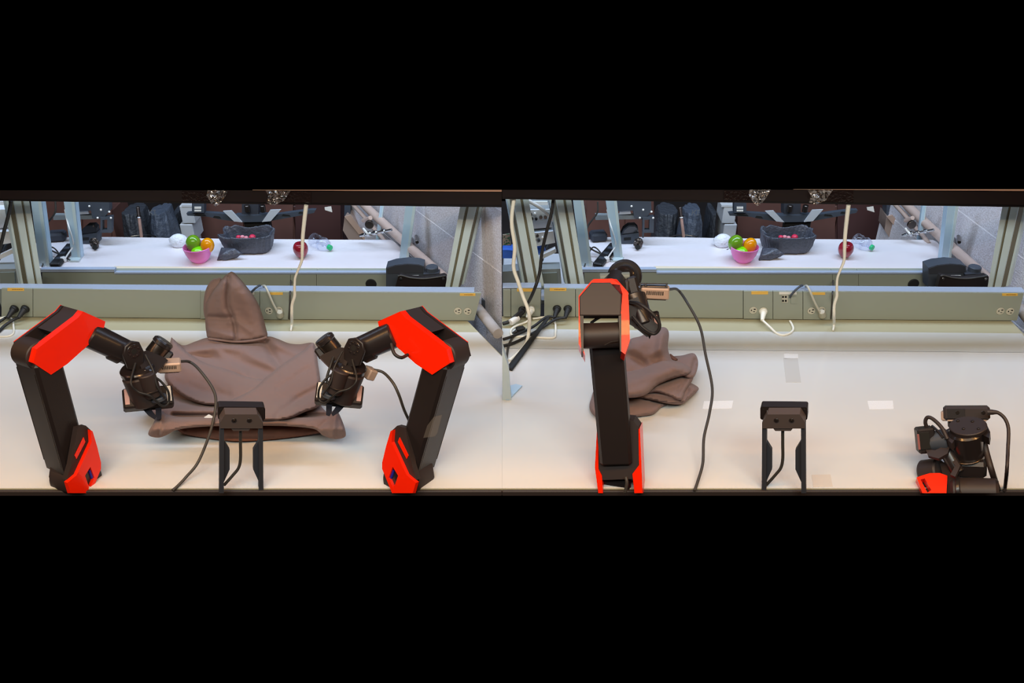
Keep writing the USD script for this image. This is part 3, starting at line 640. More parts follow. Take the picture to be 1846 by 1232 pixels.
    # tools and boxes at the left of the table
    Y = 3.02; t = Thing('printed_fixture', f'charcoal printed fixture with clamp frame at the left of the table behind {d}', 'fixture', 'charcoal printed fixtures')
    t.add('top_bar', prism(q([(136, 381), (136, 360), (196, 360), (197, 381), (186, 394), (166, 393), (164, 380)], Y), (0, 0.03, 0)), 'charcoal')
    t.add('clamp_frame', prism(q([(181, 420), (181, 392), (201.5, 391), (201, 420)], Y - 0.004), (0, 0.02, 0), holes=[q([(184.5, 415), (184.5, 397), (193.5, 396), (193, 415)], Y - 0.004)]), 'charcoal')
    for px, py in ((161, 372), (182, 378.5), (197, 382), (176, 393), (200, 393)): c = V(px + o, py, Y - 0.004); t.add('screw', ball(c, 0.004, sub=2), 'label_white')
    t.add('support', hull([V(x + o, y, yy) for yy in (Y - 0.002, Y + 0.012) for x, y in ((180, 418), (184, 418), (183, 429), (180, 429))] ), 'charcoal')
    t.add('shelf_beam', prism(q([(96, 397), (96, 388), (180, 389), (180, 395)], Y + 0.02), (0, 0.02, 0)), 'box_grey')
    t.add('plate', prism(q([(138, 387), (142, 376), (158, 376), (160, 386)], Y + 0.012), (0, 0.006, 0)), 'silver_plate')
    t.done()
    t = Thing('tape_dispenser', f'dark gadget with a shiny hump on the table behind {d}', 'gadget', 'dark humped gadgets')
    b0 = P(159 + o, 440, 0.001); Yb = b0[1]
    t.add('base', prism(q([(142, 440), (143, 424), (174, 420), (176, 439)], Yb), (0, 0.04, 0)), 'charcoal'); t.add('recess', prism(q([(147, 434), (147, 429), (160, 428), (160, 433)], Yb - 0.001), (0, 0.002, 0)), 'slot_black')
    k = q([(142.5, 424), (147, 414), (156, 407.5), (168, 407), (173, 412), (173.5, 419), (163, 421.5)], Yb - 0.002); t.add('hump', prism(k, (0, 0.035, 0), bev=0.004), 'black_shiny'); t.done()
    m = trimesh.creation.icosphere(4, 1.0); v = np.asarray(m.vertices); v = v * (1 + 0.5 * (meshkit.fbm(v * 3 + 1, 3)[:, None] - 0.5)) * [0.017, 0.012, 0.021]
    v = v + P(172.5 + o, 448, 0.0) + [0, 0, 0.020]; v[:, 2] = np.maximum(v[:, 2], 0.001)
    t = Thing('small_camera_module', f'small silver and black module wrapped in plastic on the table behind {d}', 'gadget', 'wrapped small modules'); t.add('wrapper', trimesh.Trimesh(v, m.faces, process=False), 'dark_metal', smooth=20)
    c = V(172 + o, 446.5, P(172 + o, 449)[1] - 0.012); t.add('lens', cyl(c, c - [0, 0.006, -.003], 0.009), 'slot_black'); t.done()
    c = P(101 + o, 437, 0.0); one('soft_case', cbox(c + [0, 0.02, 0.018], [0.062, 0.05, 0.034], rot([0, 0, 1], 10), 0.010), 'soft_black', f'dark grey soft case left of the table post behind {d}', 'case', 'dark soft cases')
    a, b = P(99 + o, 481, 0.006), P(130 + o, 444, 0.006); R = axes(b - a, [1, 0, 0])
    t = Thing('power_strip', f'black power strip lying askew on the table behind {d}', 'power strip', 'black power strips'); t.add('body', cbox((a + b)/2 + [0, 0, 0.004], [np.linalg.norm(b-a), 0.036, 0.018], R, 0.004), 'rubber_black')
    for f in (0.25, 0.5, 0.75): t.add('socket', cbox(a + (b-a)*f + [0, 0, 0.0135], [0.018, 0.02, 0.002], R, 0.0006), 'charcoal')
    t.done()
    c = P(115 + o, 473, 0.0); one('plug_adapter', cbox(c + [0, 0.0, 0.011], [0.022, 0.018, 0.020], rot([0, 0, 1], 30), 0.004), 'white_cable', f'white plug adapter beside the black power strip behind {d}', 'plug', 'white plug adapters')
    cable('white', [(115, 470, 0.01), (124, 456, 0.03), (132, 444, 0.05), (131, 432, 0.08), (126, 415, 0.12), (121, 398, 0.15), (117, 378, 0.19)], 0.0028, 'white_cable', f'white cord beside the table post behind {d}', o, 'white cords by the table posts')
    cable('black', [(100, 364, 0.22), (99, 384, 0.18), (84, 405, 0.13), (77, 422, 0.1), (78, 437, 0.06), (90, 450, 0.03), (108, 459, 0.015), (127, 470, 0.006)], 0.0032, 'cable_grey', f'long black cord looping onto the table left of the post behind {d}', o, 'black cords looping onto the tables')
    cable('black', [(64, 412, 0.13), (70, 428, 0.1), (80, 444, 0.06), (80, 455, 0.03), (72, 457, 0.03)], 0.0034, 'cable_grey', f'short black cord curling in front of the pale blue post behind {d}', o, 'short black cords by the posts')
    cable('black', [(76, 481, 0.006), (82, 462, 0.02), (90, 447, 0.03), (98, 448, 0.02), (107, 458, 0.012)], 0.0026, 'cable_grey', f'thin black cord at the left end of the table behind {d}', o, 'thin black cords on the tables')
    cable('white', [(73, 472, 0.004), (86, 470, 0.004), (96, 475, 0.004), (97, 481, 0.003)], 0.0022, 'white_cable', f'white cord lying at the left end of the table behind {d}', o, 'white cords on the tables')
    # right: radiator box, pipes and valves along the wall
    W, dd, n = WL[o]
    zf = lambda px, py, off: W(px, py, off)
    t = Thing('convector', f'tan boxed convector below the pipes beyond {d}', 'convector', 'tan convectors along the wall')
    Yc = 3.45; front = q([(621, 391), (617.5, 416), (629, 434), (629, 470), (662, 470), (657, 436), (638, 406)], Yc)
    t.add('casing', prism(front, (0.01, 0.10, 0)), 'radiator_tan'); t.add('top_edge', hull([p + e for p in q([(621, 391), (658, 436), (667, 436), (632, 388)], Yc - 0.008) for e in (np.zeros(3), np.array([0, 0.006, 0]))]), 'wood_light')
    lo = V(640 + o, 470, Yc); t.add('plinth', cbox([lo[0], Yc + 0.055, (lo[2] + FZ)/2], [0.07, 0.09, lo[2] - FZ - 0.001]), 'radiator_tan')
    t.done()
    one('switch_box', prism(q([(620.5, 390), (621.5, 352), (632, 352), (631, 390)], 3.5), (0, 0.05, 0)), 'charcoal', f'small slate grey box at the upper end of the convector beyond {d}', 'box', 'slate boxes by the convectors')
    def along(pts, r, m, name, label, off, grp, extra=()):
        pp = [zf(x, y, off) for x, y in pts]; t = Thing(name, label, 'pipe', grp); t.add('pipe', tube(pp, r, 16, 0), m)
        for e in extra: t.add(*e)
        t.done(); return pp
    cl = []
    for px, py in ((744, 437), (752, 432)): cl.append(('clip', cyl(zf(px, py + 5, 0.05), zf(px - 2, py - 6, 0.004), 0.006, n=14), 'dark_metal'))
    along([(640, 352), (665, 378), (722, 431), (782, 484), (815, 512)], 0.0165, 'pipe_tan', 'heating_pipe', f'thick tan pipe running along the wall behind {d}', 0.06, 'thick pipes along the wall', cl)
    along([(630, 362), (652, 386), (688, 428), (697, 440)], 0.0085, 'pipe_tan', 'heating_pipe', f'thin tan pipe with valves beside the convector beyond {d}', 0.07, 'thin pipes by the convectors')
    t = Thing('pipe_valve', f'shiny valve fitting across the pipes behind {d}', 'valve', 'shiny valve fittings')
    e0, e1 = zf(649, 425, 0.16), zf(706, 414.5, 0.09); t.add('stem', tube([e0, e0 + (e1-e0)*0.5, e1], 0.005, 10, 0), 'steel')
    for f, r in ((0.12, .007), (0.3, .011), (0.5, .009), (0.75, .008)): t.add('nut', cyl(e0 + (e1-e0)*(f-.05), e0 + (e1-e0)*(f+.05), r, n=12), 'steel')
    c = zf(666, 405, 0.16); t.add('handwheel', cyl(c - [0, 0.006, 0.0], c + [0, 0.006, 0], 0.016, n=24), 'dark_metal'); c = zf(655, 412, 0.17); t.add('lever', tube([c, zf(663, 422, 0.165)], 0.004, 8, 0), 'label_white'); c = zf(660, 396, 0.16); t.add('collar', cyl(zf(655, 398, .15), zf(668, 393, .15), 0.008, n=16), 'pipe_tan')
    t.done()
    # big pipe beside the bench end, dark gap under it
    e = [zf(862, 553, 0.05), zf(884, 578, 0.05), zf(903 if o == 0 else 925, 601 if o == 0 else 628, 0.05)]
    e = [V(861 + o, 556, P(861 + o, 556, 0.01)[1]), V(882 + o, 582, P(882 + o, 582, 0.01)[1]), V((898 if o == 0 else 930) + o, 602 if o == 0 else 640, P((898 if o == 0 else 930) + o, 602 if o == 0 else 640, 0.01)[1])]
    one('drain_pipe', tube(e, 0.017, 18, 0), 'pipe_grey', f'pale grey pipe beside the right end of {d}', 'pipe', 'pale grey pipes by the bench ends')
    one('junction_box', prism(q([(868, 556), (868, 541), (878, 543), (878, 560)], YP + 0.04), (0, 0.02, 0)), 'charcoal', f'small grey junction box under the wall beside {d}', 'box', 'small junction boxes')
    t = Thing('paper_tag', f'small white paper tag hanging below the rail behind {d}', 'paper', 'white paper tags'); t.add('paper', prism(q([(585, 374), (597, 372), (599, 383), (586, 379)], 3.25), (0, 0.001, 0)), 'label_white'); t.done()

def cable(name, pts, r, m, label, o=0.0, grp=None, n=8, flat=1.0):
    """pts: (px, py, height above the bench level)"""
    one(name + '_cable', tube([P(x + o, y, z) for x, y, z in pts], r, n, 8, flat), m, label, 'cable', grp, smooth=60)
for o in SIDE: background(o)
# ------------------------------------------------------------------ cloth
def closed_spline(p, n=6):
    p = np.asarray(p, float); out = []; N = len(p)
    for i in range(N):
        a, b, c, d = p[i-1], p[i], p[(i+1) % N], p[(i+2) % N]
        for t in np.linspace(0, 1, n, endpoint=False): out.append(0.5 * (2*b + (c-a)*t + (2*a-5*b+4*c-d)*t*t + (3*b-a-3*c+d)*t**3))
    return np.array(out)
def dist_line(g, line): 
    L = sg.LineString(line); return np.array([L.distance(sg.Point(*p)) for p in g])
def cloth(poly, zf, puff=0.0, width=8.0, thick=0.006, step=3.0, ridges=(), rough=0.0028, seed=0):
    """poly: pixel outline on the bench; zf(x, y): height; ridges: (polyline, height, sigma)"""
    pl = sg.Polygon(closed_spline(poly)).buffer(0); pl = max(getattr(pl, 'geoms', [pl]), key=lambda a: a.area)
    x0, y0, x1, y1 = pl.bounds; g = [(x + (step/2 if j % 2 else 0), y) for j, y in enumerate(np.arange(y0, y1, step * 0.87)) for x in np.arange(x0, x1, step)]
    inner = pl.buffer(-step * 0.5); g = [q for q in g if inner.contains(sg.Point(*q))]; ring = [pl.exterior.interpolate(s).coords[0] for s in np.arange(0, pl.length, step * 0.8)]
    nb = len(ring); g = np.array(ring + g); tri = Delaunay(g).simplices; cc = g[tri].mean(1); ok = [pl.contains(sg.Point(*c)) for c in cc]; tri = tri[ok]
    a, b, c = g[tri[:, 0]], g[tri[:, 1]], g[tri[:, 2]]; s = np.cross(b - a, c - a); tri[s > 0] = tri[s > 0][:, ::-1]; tri = tri[np.abs(s) > 1e-3]
    dd = np.array([pl.exterior.distance(sg.Point(*q)) for q in g]); e = np.clip(dd / width, 0, 1)
    z = zf(g[:, 0], g[:, 1]) + puff * np.sqrt(np.maximum(1 - (1 - e) ** 2, 0))
    for line, h, sig in ridges: z = z + h * np.exp(-(dist_line(g, line) / sig) ** 2) * np.clip(e * 2, 0, 1)
    z = z + rough * (meshkit.fbm(np.c_[g * 0.05, np.full(len(g), seed)], 3) - 0.5) * 2
    z = np.maximum(z, 0.0045)
    v = np.array([P(x, y, zz) for (x, y), zz in zip(g, z)]); d = np.array([ray(x, y) for x, y in g])
    w = v + d * thick; low = w[:, 2] < 0.002; w[low] = v[low] + d[low] * ((0.002 - v[low, 2]) / d[low, 2])[:, None]
    # the outline, walked in the order of the faces
    ed = {}
    for f in tri:
        for i in range(3): ed[(f[i], f[(i+1) % 3])] = 1
    rim = [(i, j) for i, j in ed if (j, i) not in ed]; N = len(v)
    f = [tuple(q) for q in tri] + [(q[0]+N, q[2]+N, q[1]+N) for q in tri]
    for i, j in rim: f += [(j, i, i + N), (j, i + N, j + N)]
    return trimesh.Trimesh(np.vstack([v, w]), f, process=False)
ss = lambda a, b, x: (lambda t: t * t * (3 - 2 * t))(np.clip((x - a) / (b - a), 0, 1))
def hoodie_spread():
    t = Thing('hoodie', 'brown hooded sweatshirt spread out on the bench, hem lifted by two grippers', 'hoodie')
    base = lambda x, y: 0.012 + 0.045 * ss(715, 765, y) + 0.02 * ss(640, 605, y)
    body = [(375, 609), (400, 613), (425, 615), (450, 614), (482, 607), (500, 611), (520, 619), (540, 621), (565, 619), (570, 640), (577, 690), (578, 730), (590, 755), (480, 758), (330, 758), (290, 750), (262, 742), (258, 735), (300, 720), (302, 690), (302, 655), (308, 612), (313, 613), (330, 623), (352, 616)]
    t.add('torso', cloth(body, base, 0.010, 10, ridges=[
        ([(330, 628), (372, 622), (430, 616), (480, 616)], -0.010, 6), ([(338, 632), (400, 624), (440, 632), (490, 660), (505, 665)], 0.014, 11), ([(478, 618), (490, 640), (505, 662)], -0.012, 7),
        ([(340, 640), (400, 648), (450, 660), (490, 670)], -0.009, 9), ([(395, 640), (450, 680), (475, 686)], 0.008, 9), ([(308, 712), (350, 725), (400, 730)], -0.020, 7), ([(300, 738), (340, 741), (390, 738)], 0.012, 7), ([(540, 640), (520, 632), (500, 622)], 0.008, 8), ([(480, 748), (520, 755), (545, 745)], -0.01, 6), ([(312, 749), (440, 750), (590, 749)], -0.024, 4)], seed=1), 'hoodie', smooth=True)
    sl = lambda x, y: base(x, y) + 0.010
    t.add('sleeve', cloth([(308, 612), (312, 611), (330, 628), (352, 645), (375, 656), (410, 666), (445, 678), (480, 686), (478, 705), (440, 728), (398, 731), (365, 729), (330, 715), (300, 688), (298, 670), (302, 650)], sl, 0.022, 7, ridges=[([(310, 640), (340, 665), (400, 690), (450, 700)], 0.008, 14), ([(318, 690), (360, 705), (410, 715)], -0.006, 8), ([(325, 640), (350, 660), (380, 672)], -0.004, 7)], seed=4), 'hoodie', smooth=True)
    t.add('sleeve', cloth([(566, 619), (545, 633), (512, 655), (485, 676), (460, 697), (425, 717), (396, 731), (405, 745), (440, 756), (480, 760), (520, 756), (545, 745), (577, 730), (578, 693), (574, 660)], lambda x, y: sl(x, y) + 0.018, 0.024, 7, ridges=[([(560, 640), (530, 670), (480, 720)], 0.006, 14), ([(575, 700), (540, 718), (500, 750)], -0.012, 7), ([(570, 720), (535, 735), (510, 752)], 0.008, 6), ([(555, 665), (500, 700)], -0.004, 6)], seed=7), 'hoodie', smooth=True)
    hem = [(300, 746), (292, 741), (284, 747), (276, 764), (268, 778), (269, 786), (284, 789.5), (298, 786), (315, 777), (340, 772), (395, 768.5), (478, 768), (520, 769), (566, 774), (583, 786), (604, 792), (622, 788), (622, 774), (614, 752), (606, 739), (597, 743), (586, 752), (540, 753), (440, 752), (345, 752), (318, 751)]
    hz = lambda x, y: 0.072 + 0.018 * (ss(330, 290, x) + ss(560, 605, x)) - 0.035 * ss(772, 790, y)
    k = t.add('hem_band', cloth(hem, hz, 0.012, 5, ridges=[([(300, 748), (285, 785)], -0.008, 4), ([(292, 748), (292, 786)], 0.008, 4), ([(605, 745), (600, 788)], 0.008, 5), ([(598, 748), (575, 772)], -0.008, 4), ([(310, 762), (400, 759), (560, 762)], 0.004, 5)], seed=9), 'hoodie', smooth=True)
    t.add('hem_label', cloth([(368, 753.5), (373, 749.5), (377, 747.5), (385, 753.5)], lambda x, y: hz(x, y) + 0.010, 0.0, 4, 0.001, 2.0, rough=0), 'label_white', label='small white triangular label')
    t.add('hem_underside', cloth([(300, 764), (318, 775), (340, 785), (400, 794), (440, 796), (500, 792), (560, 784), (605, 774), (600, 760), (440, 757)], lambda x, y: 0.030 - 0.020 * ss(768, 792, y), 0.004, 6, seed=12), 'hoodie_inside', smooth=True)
    hoodz = lambda x, y: 0.016 + 0.190 * ss(630, 470, y)
    t.add('hood', cloth([(400, 505), (390, 502.5), (384, 503.5), (376, 512), (370, 526), (367, 545), (367, 563), (371, 575), (385, 580), (402, 560)], lambda x, y: hoodz(x, y) + 0.0, 0.008, 8, seed=14, step=2.6), 'hoodie', smooth=True, label='rear edge of the hood')
    t.add('hood', cloth([(403, 500), (411, 493.5), (417, 490), (424, 493.5), (433, 503), (444, 516), (456, 532), (466, 549), (473, 568), (479, 590), (482, 607), (470, 611), (450, 614.5), (425, 616), (400, 613.5), (376, 610), (372, 600), (370, 580), (371, 556), (372, 545), (385, 523)], lambda x, y: hoodz(x, y) + 0.008 + 0.012 * np.clip(1 - ((x - 425) / 52) ** 2, 0, 1), 0.012, 9, step=2.6, ridges=[
        ([(412, 500), (410, 530), (411, 551), (419, 570), (424, 590), (425, 612)], -0.008, 3.2), ([(405, 510), (398, 540), (400, 560), (416, 580)], 0.006, 7), ([(432, 520), (450, 560), (468, 598)], 0.006, 12), ([(376, 572), (400, 574), (416, 574)], -0.009, 5), ([(380, 596), (420, 606)], 0.006, 6), ([(428, 580), (452, 598)], 0.005, 6)], seed=16), 'hoodie', smooth=True)
    t.add('neck_seam', tube([P(x, y, hoodz(x, y) + 0.024) for x, y in ((376, 611), (400, 614), (425, 616.5), (450, 615), (470, 611.5), (481, 608))], 0.0035, 8), 'hoodie', smooth=60)
    t.done()
hoodie_spread()
def hoodie_crumpled():
    t = Thing('hoodie', 'brown hooded sweatshirt crumpled in a pile beside the upright robot arm', 'hoodie')
    flat = lambda k: (lambda x, y: np.full(len(np.atleast_1d(x)), k))
    t.add('fold', cloth([(1066, 718), (1078, 700), (1130, 706), (1150, 715), (1190, 726), (1202, 730), (1192, 735), (1180, 746), (1165, 750), (1140, 752.5), (1100, 757), (1076, 753), (1063, 738)], flat(0.008), 0.018, 12, ridges=[([(1140, 735), (1185, 738)], 0.004, 6)], seed=21), 'hoodie', smooth=True)
    t.add('fold', cloth([(1240, 690), (1257, 697), (1258.5, 704), (1244, 718), (1227, 729.5), (1195, 727), (1160, 720), (1138, 718), (1150, 708), (1200, 705), (1230, 700)], flat(0.016), 0.026, 9, ridges=[([(1160, 714), (1200, 719), (1226, 724)], -0.010, 3), ([(1240, 705), (1228, 725)], -0.008, 4)], seed=23), 'hoodie', smooth=True)
    t.add('fold', cloth([(1165, 709), (1178, 696), (1200, 687), (1225, 678), (1249, 679), (1245, 692), (1236, 706), (1228, 722), (1205, 715), (1185, 709)], flat(0.036), 0.020, 8, ridges=[([(1185, 702), (1230, 690)], 0.006, 6), ([(1235, 682), (1220, 712)], -0.005, 4)], seed=25), 'hoodie', smooth=True)
    t.add('collar', cloth([(1209, 644), (1230, 641), (1250, 637), (1258, 649), (1257, 666), (1250, 681), (1236, 682), (1222, 668), (1210, 656)], flat(0.050), 0.016, 7, ridges=[([(1254, 648), (1248, 670)], -0.012, 4)], seed=27), 'hoodie', smooth=True)
    t.add('back_mound', cloth([(1100, 650), (1128, 622), (1138, 611), (1156, 606), (1168, 598), (1185, 591), (1200, 591), (1206, 602), (1204, 627), (1210, 646), (1222, 662), (1200, 690), (1150, 712), (1100, 715)], lambda x, y: 0.03 + 0.075 * ss(700, 600, y), 0.028, 16, ridges=[([(1130, 640), (1160, 655), (1180, 645)], -0.012, 10), ([(1195, 600), (1190, 630), (1170, 650)], 0.010, 9)], seed=29), 'hoodie', smooth=True)
    t.add('hood', cloth([(1105, 672), (1133, 668), (1160, 662), (1180, 650), (1196, 644.5), (1215, 649), (1238, 658), (1246, 668), (1240, 676), (1224, 680), (1200, 688), (1182, 697), (1166, 711), (1150, 716.5), (1130, 718), (1105, 716)], lambda x, y: np.full(len(x), 0.062), 0.036, 16, ridges=[([(1135, 690), (1175, 676), (1215, 662)], 0.008, 9), ([(1196, 650), (1225, 668)], 0.004, 5), ([(1245, 664), (1220, 676), (1185, 690)], -0.006, 4)], seed=31), 'hoodie', smooth=True)
    t.add('fold', cloth([(1208, 638), (1214, 642), (1222, 648), (1216, 650), (1207, 645)], flat(0.07), 0.004, 4, seed=33), 'hoodie_inside', smooth=True)
    t.done()
hoodie_crumpled()

# ------------------------------------------------------------------ robot arms
class Px:
    """pixel frame of one arm: mirror about the bracket, then a shift"""
    def __init__(self, mirror=False, dx=0.0, dy=0.0): self.m, self.dx, self.dy = mirror, dx, dy
    def x(self, x): return (871 - x if self.m else x) + self.dx
    def u(self, x, y, r): return U(self.x(x), y + self.dy, r)
    def s(self, x, y, r): return r / math.sqrt(FPX**2 + (self.x(x) - 923)**2 + (y + self.dy - 616)**2)
    def vec(self, x, y, r, d): 
        return self.u(x + d[0], y + d[1], r + d[2] * self.s(x, y, r)) - self.u(x, y, r)
    def box(self, c, r, a, b, size, bev=2.0):
        s = self.s(*c, r); R = axes(self.vec(*c, r, a), self.vec(*c, r, b)); return cbox(self.u(*c, r), np.array(size, float) * s, R, bev * s)
    def cyl(self, c, r, a, L, rad, rad1=None, n=36, bev=None):
        s = self.s(*c, r); d = unit(self.vec(*c, r, a)); p = self.u(*c, r); return cyl(p - d * L/2 * s, p + d * L/2 * s, rad * s, None if rad1 is None else rad1 * s, n, None if bev is None else bev * s)
    def onp(self, pts, c, n): return [on(self.x(x), y + self.dy, c, n) for x, y in pts]
    def tube(self, pts, rad, r0, n=9): return tube([self.u(x, y, r0 + d) for x, y, d in pts], rad * r0 / 1800, n)
FOOT = V(923, 889.5, FRONT), np.cross(ray(923, 889.5), RIGHT) * -1.0          # sloping mounting face at the bench edge
def foot_cut(m): return clip(m, FOOT[0], FOOT[1] * np.sign(FOOT[1][2]))
def arm(mirror, wdx, wdy, label, camlabel):
    T = Px(mirror); W = Px(mirror, wdx, wdy)
    t = Thing('robot', label, 'robot')
    r0 = rng_of(V(T.x(66), 643, 1.70)); s = T.s(66, 643, r0)
    w = T.vec(66, 643, r0, (42, 14, -56)); a = T.vec(66, 643, r0, (95, -90, 48)); 
    wu = unit(w); au = unit(a - wu * np.dot(a, wu)); bu = np.cross(wu, au)
    if np.dot(bu, UP) > 0: bu = -bu
    cen = T.u(64, 640, r0); hw = 34 * s                                          # middle of the elbow axle
    # base
    cb = V(T.x(138), 862, 1.675); rb = rng_of(cb)
    cl2 = foot_cut
    bw = unit(T.vec(138, 862, rb, (40, 14, -40)))
    hs = cyl(cb - bw * 34 * s, cb + bw * 26 * s, 36 * s, n=48, bev=4*s)
    t.add('shoulder_housing', cl2(hs), 'joint_black')
    t.add('shoulder_disc', cl2(cyl(cb + bw * 20 * s, cb + bw * 33 * s, 33 * s, n=48)), 'black_satin')
    yk = T.u(138, 850, rb); 
    t.add('shoulder_yoke', cl2(prism([on(T.x(x), y, yk - bw * 30 * s, bw) for x, y in ((88, 860), (91, 838), (99, 822), (110, 828), (132, 850), (142, 858), (128, 880), (118, 892), (98, 892))], bw * 44 * s)), 'joint_black')
    pn = T.onp([(163.5, 776), (167, 778), (175, 805), (182, 834), (182, 846), (163, 893), (128, 893), (121.5, 871), (138, 857), (165, 798)], cb + bw * 40 * s, bw)
    hole = T.onp([(163, 842), (170.5, 862), (161.5, 882), (153.5, 858)], cb + bw * 40 * s, bw)
    k = t.add('side_panel', cl2(prism(pn, -bw * 9 * s, holes=[hole])), 'orange_gloss', label='glossy orange side panel')
    hb = np.mean(hole, 0); t.add('panel_recess', cl2(prism([hb + (h - hb) * 1.06 - bw * 8 * s for h in hole], -bw * 2 * s)), 'rubber_black', sub=k)
    t.add('status_light', tube([T.onp([(161, 848)], cb + bw * 34 * s, bw)[0], T.onp([(166, 862)], cb + bw * 34 * s, bw)[0]], 0.0035, 8, 0), 'led_blue', sub=k)
    t.add('panel_backing', cl2(prism(T.onp([(140, 772), (155, 768), (166, 778), (165, 797), (140, 856), (120, 866), (128, 840)], cb + bw * 32 * s, bw), -bw * 12 * s)), 'joint_black')
    # upper arm
    p1 = T.u(122, 838, rb) ; p0 = cen + bu * 6 * s
    d = p1 - p0; R = axes(d, w)
    t.add('upper_arm', cbox((p0 + p1) / 2 + R[:, 0] * 2 * s, [np.linalg.norm(d) + 10 * s, 66 * s, 52 * s], R, 5 * s), 'black_plastic')
    cnear = R[:, 2] if np.dot(R[:, 2], (p0 + p1)/2 - C) < 0 else -R[:, 2]
    for e in (0.36, -0.44): t.add('arm_seam', cbox((p0 + p1)/2 + cnear * 26 * s + R[:, 1] * 66 * s * e, [np.linalg.norm(d) * 0.86, 0.8 * s, 0.8 * s], R, 0.1 * s), 'dark_metal')
    t.add('orange_stripe', prism(T.onp([(151, 789), (154, 797), (138, 828), (135, 822)], cb + bw * 33.5 * s, bw), -bw * 2 * s), 'orange_gloss', label='small orange stripe')
    # elbow: two side plates, the axle drum and the cover between them
    side = [(60, 655), (66, 630), (141, 573), (150, 562), (190, 580), (186, 598), (122, 656), (92, 676)]
    pf = cen + wu * hw
    face = T.onp(side, pf, wu)
    t.add('elbow_shell', prism(face, -wu * 16 * s, bev=4.5 * s), 'orange_gloss', label='glossy orange side shell', smooth=25)
    back = [p - wu * 2 * hw for p in face]
    k = t.add('outer_plate', prism(back, wu * 7 * s, bev=1.5 * s), 'black_plastic', smooth=25)
    t.add('orange_rim', tube([back[i] - wu * 0.5 * s for i in (1, 2, 3, 4)], 0.8 * s, 8, 0), 'orange_gloss', sub=k)
    drum = np.mean([face[0], face[1], face[7]], 0) + au * 12 * s
    t.add('elbow_drum', cyl(drum - wu * (2 * hw - 5 * s), drum - wu * 14 * s, 27 * s, n=48, bev=2*s), 'joint_black')
    cov = T.onp([(103, 602), (141, 573), (150, 562), (190, 580), (186, 598), (150, 631), (132, 622)], pf - wu * 3 * s, wu)
    t.add('elbow_cover', prism(cov, -wu * (2 * hw - 7 * s), bev=0), 'joint_black')
    t.add('inner_link', prism(T.onp([(92, 640), (112, 612), (160, 622), (120, 650)], pf - wu * 10 * s, wu), -wu * (2 * hw - 18 * s)), 'rubber_black')
    # forearm
    fa = T.u(160, 603, rng_of(cen + au * 100 * s)); rf = rng_of(fa); fb = W.u(238, 640, rf + 0.03)
    fd = unit(fb - fa); fa0 = cen + au * 95 * s + fd * 0.0
    R = axes(fd, UP)
    t.add('forearm', cyl(fa, fb, 25 * s, 23 * s, 40), 'black_satin')
    t.add('forearm_motor', cyl(fa + fd * 42 * s - UP * 13 * s, fa + fd * 66 * s - UP * 13 * s, 16 * s, n=32), 'black_plastic')
    rw = rf + 0.02; sw = W.s(236, 640, rw)
    fx = W.vec(236, 640, rw, (14, 6, -22)); fx = unit(fx)
    t.add('wrist_fork', prism([on(W.x(x), y + wdy, W.u(236, 640, rw - 0.03), fx) for x, y in ((219, 640), (222, 624), (234, 614), (248, 616), (256, 632), (256, 652), (246, 668), (228, 664))], fx * 7 * sw, bev=1.5 * sw), 'black_plastic')
    k = t.add('fork_disc', cyl(W.u(237, 632, rw - 0.03), W.u(237, 632, rw - 0.03) + fx * 9 * sw, 14 * sw, n=36), 'black_satin')
    for i in range(8):
        e1 = unit(np.cross(fx, UP)); e2 = np.cross(fx, e1); q = W.u(237, 632, rw - 0.03) + fx * 9 * sw + (e1 * math.cos(i * math.pi/4) + e2 * math.sin(i * math.pi/4)) * 9.5 * sw
        t.add('bolt', cyl(q, q + fx * 1.2 * sw, 1.5 * sw, n=10), 'dark_metal', sub=k)
    q = W.u(237, 632, rw - 0.03) + fx * 8.6 * sw; t.add('hub_hole', cyl(q, q + fx * 0.8 * sw, 5 * sw, n=24), 'slot_black', sub=k)
    nb = unit(W.vec(268, 645, rw, (4, -10, -20)))
    t.add('wrist_bracket', prism([on(W.x(x), y + wdy, W.u(268, 645, rw - 0.01), nb) for x, y in ((248, 648), (256, 634), (266, 632), (297, 645), (303, 650), (289, 664), (274, 678), (258, 672))], -nb * 12 * sw), 'black_satin')
    # wrist motor and its cap
    t.add('wrist_motor', W.cyl((287, 628), rw + 0.035, (24, -30, -6), 34, 17.5), 'dark_metal'); t.add('motor_cap', W.cyl((293, 619), rw + 0.03, (24, -30, -6), 10, 18.2), 'black_satin')
    t.add('motor_block', W.box((300, 642), rw + 0.04, (20, -30, 0), (24, 16, 0), (22, 18, 18), 3), 'black_plastic')
    # hand
    t.add('hand_collar', W.cyl((248, 668), rw - 0.01, (11, 36, 22), 12, 30), 'black_gloss')
    t.add('hand_body', W.cyl((256, 703), rw + 0.0, (14, 40, 18), 60, 26, 23), 'joint_black')
    t.add('hand_motor', W.cyl((270, 694), rw - 0.03, (14, 40, 18), 46, 15.5), 'joint_black'); t.add('motor_band', W.cyl((273, 703), rw - 0.029, (14, 40, 18), 3, 15.9), 'black_satin')
    for cx, cy in ((238, 674), (262, 668)): t.add('bolt', W.cyl((cx, cy), rw - 0.034, (11, 36, 22), 2, 2.0, None, 10), 'steel')
    t.add('hand_ring', W.cyl((286, 718), rw - 0.012, (14, 40, 18), 8, 14), 'charcoal')
    k = t.add('gripper_body', W.box((267, 719), rw + 0.022, (80, -7, 6), (6, 30, -14), (84, 40, 20), 3), 'black_plastic')
    gc = W.u(267, 719, rw + 0.022); GR = axes(W.vec(267, 719, rw + 0.022, (80, -7, 6)), W.vec(267, 719, rw + 0.022, (6, 30, -14))); gn = GR[:, 2] if np.dot(GR[:, 2], C - gc) > 0 else -GR[:, 2]
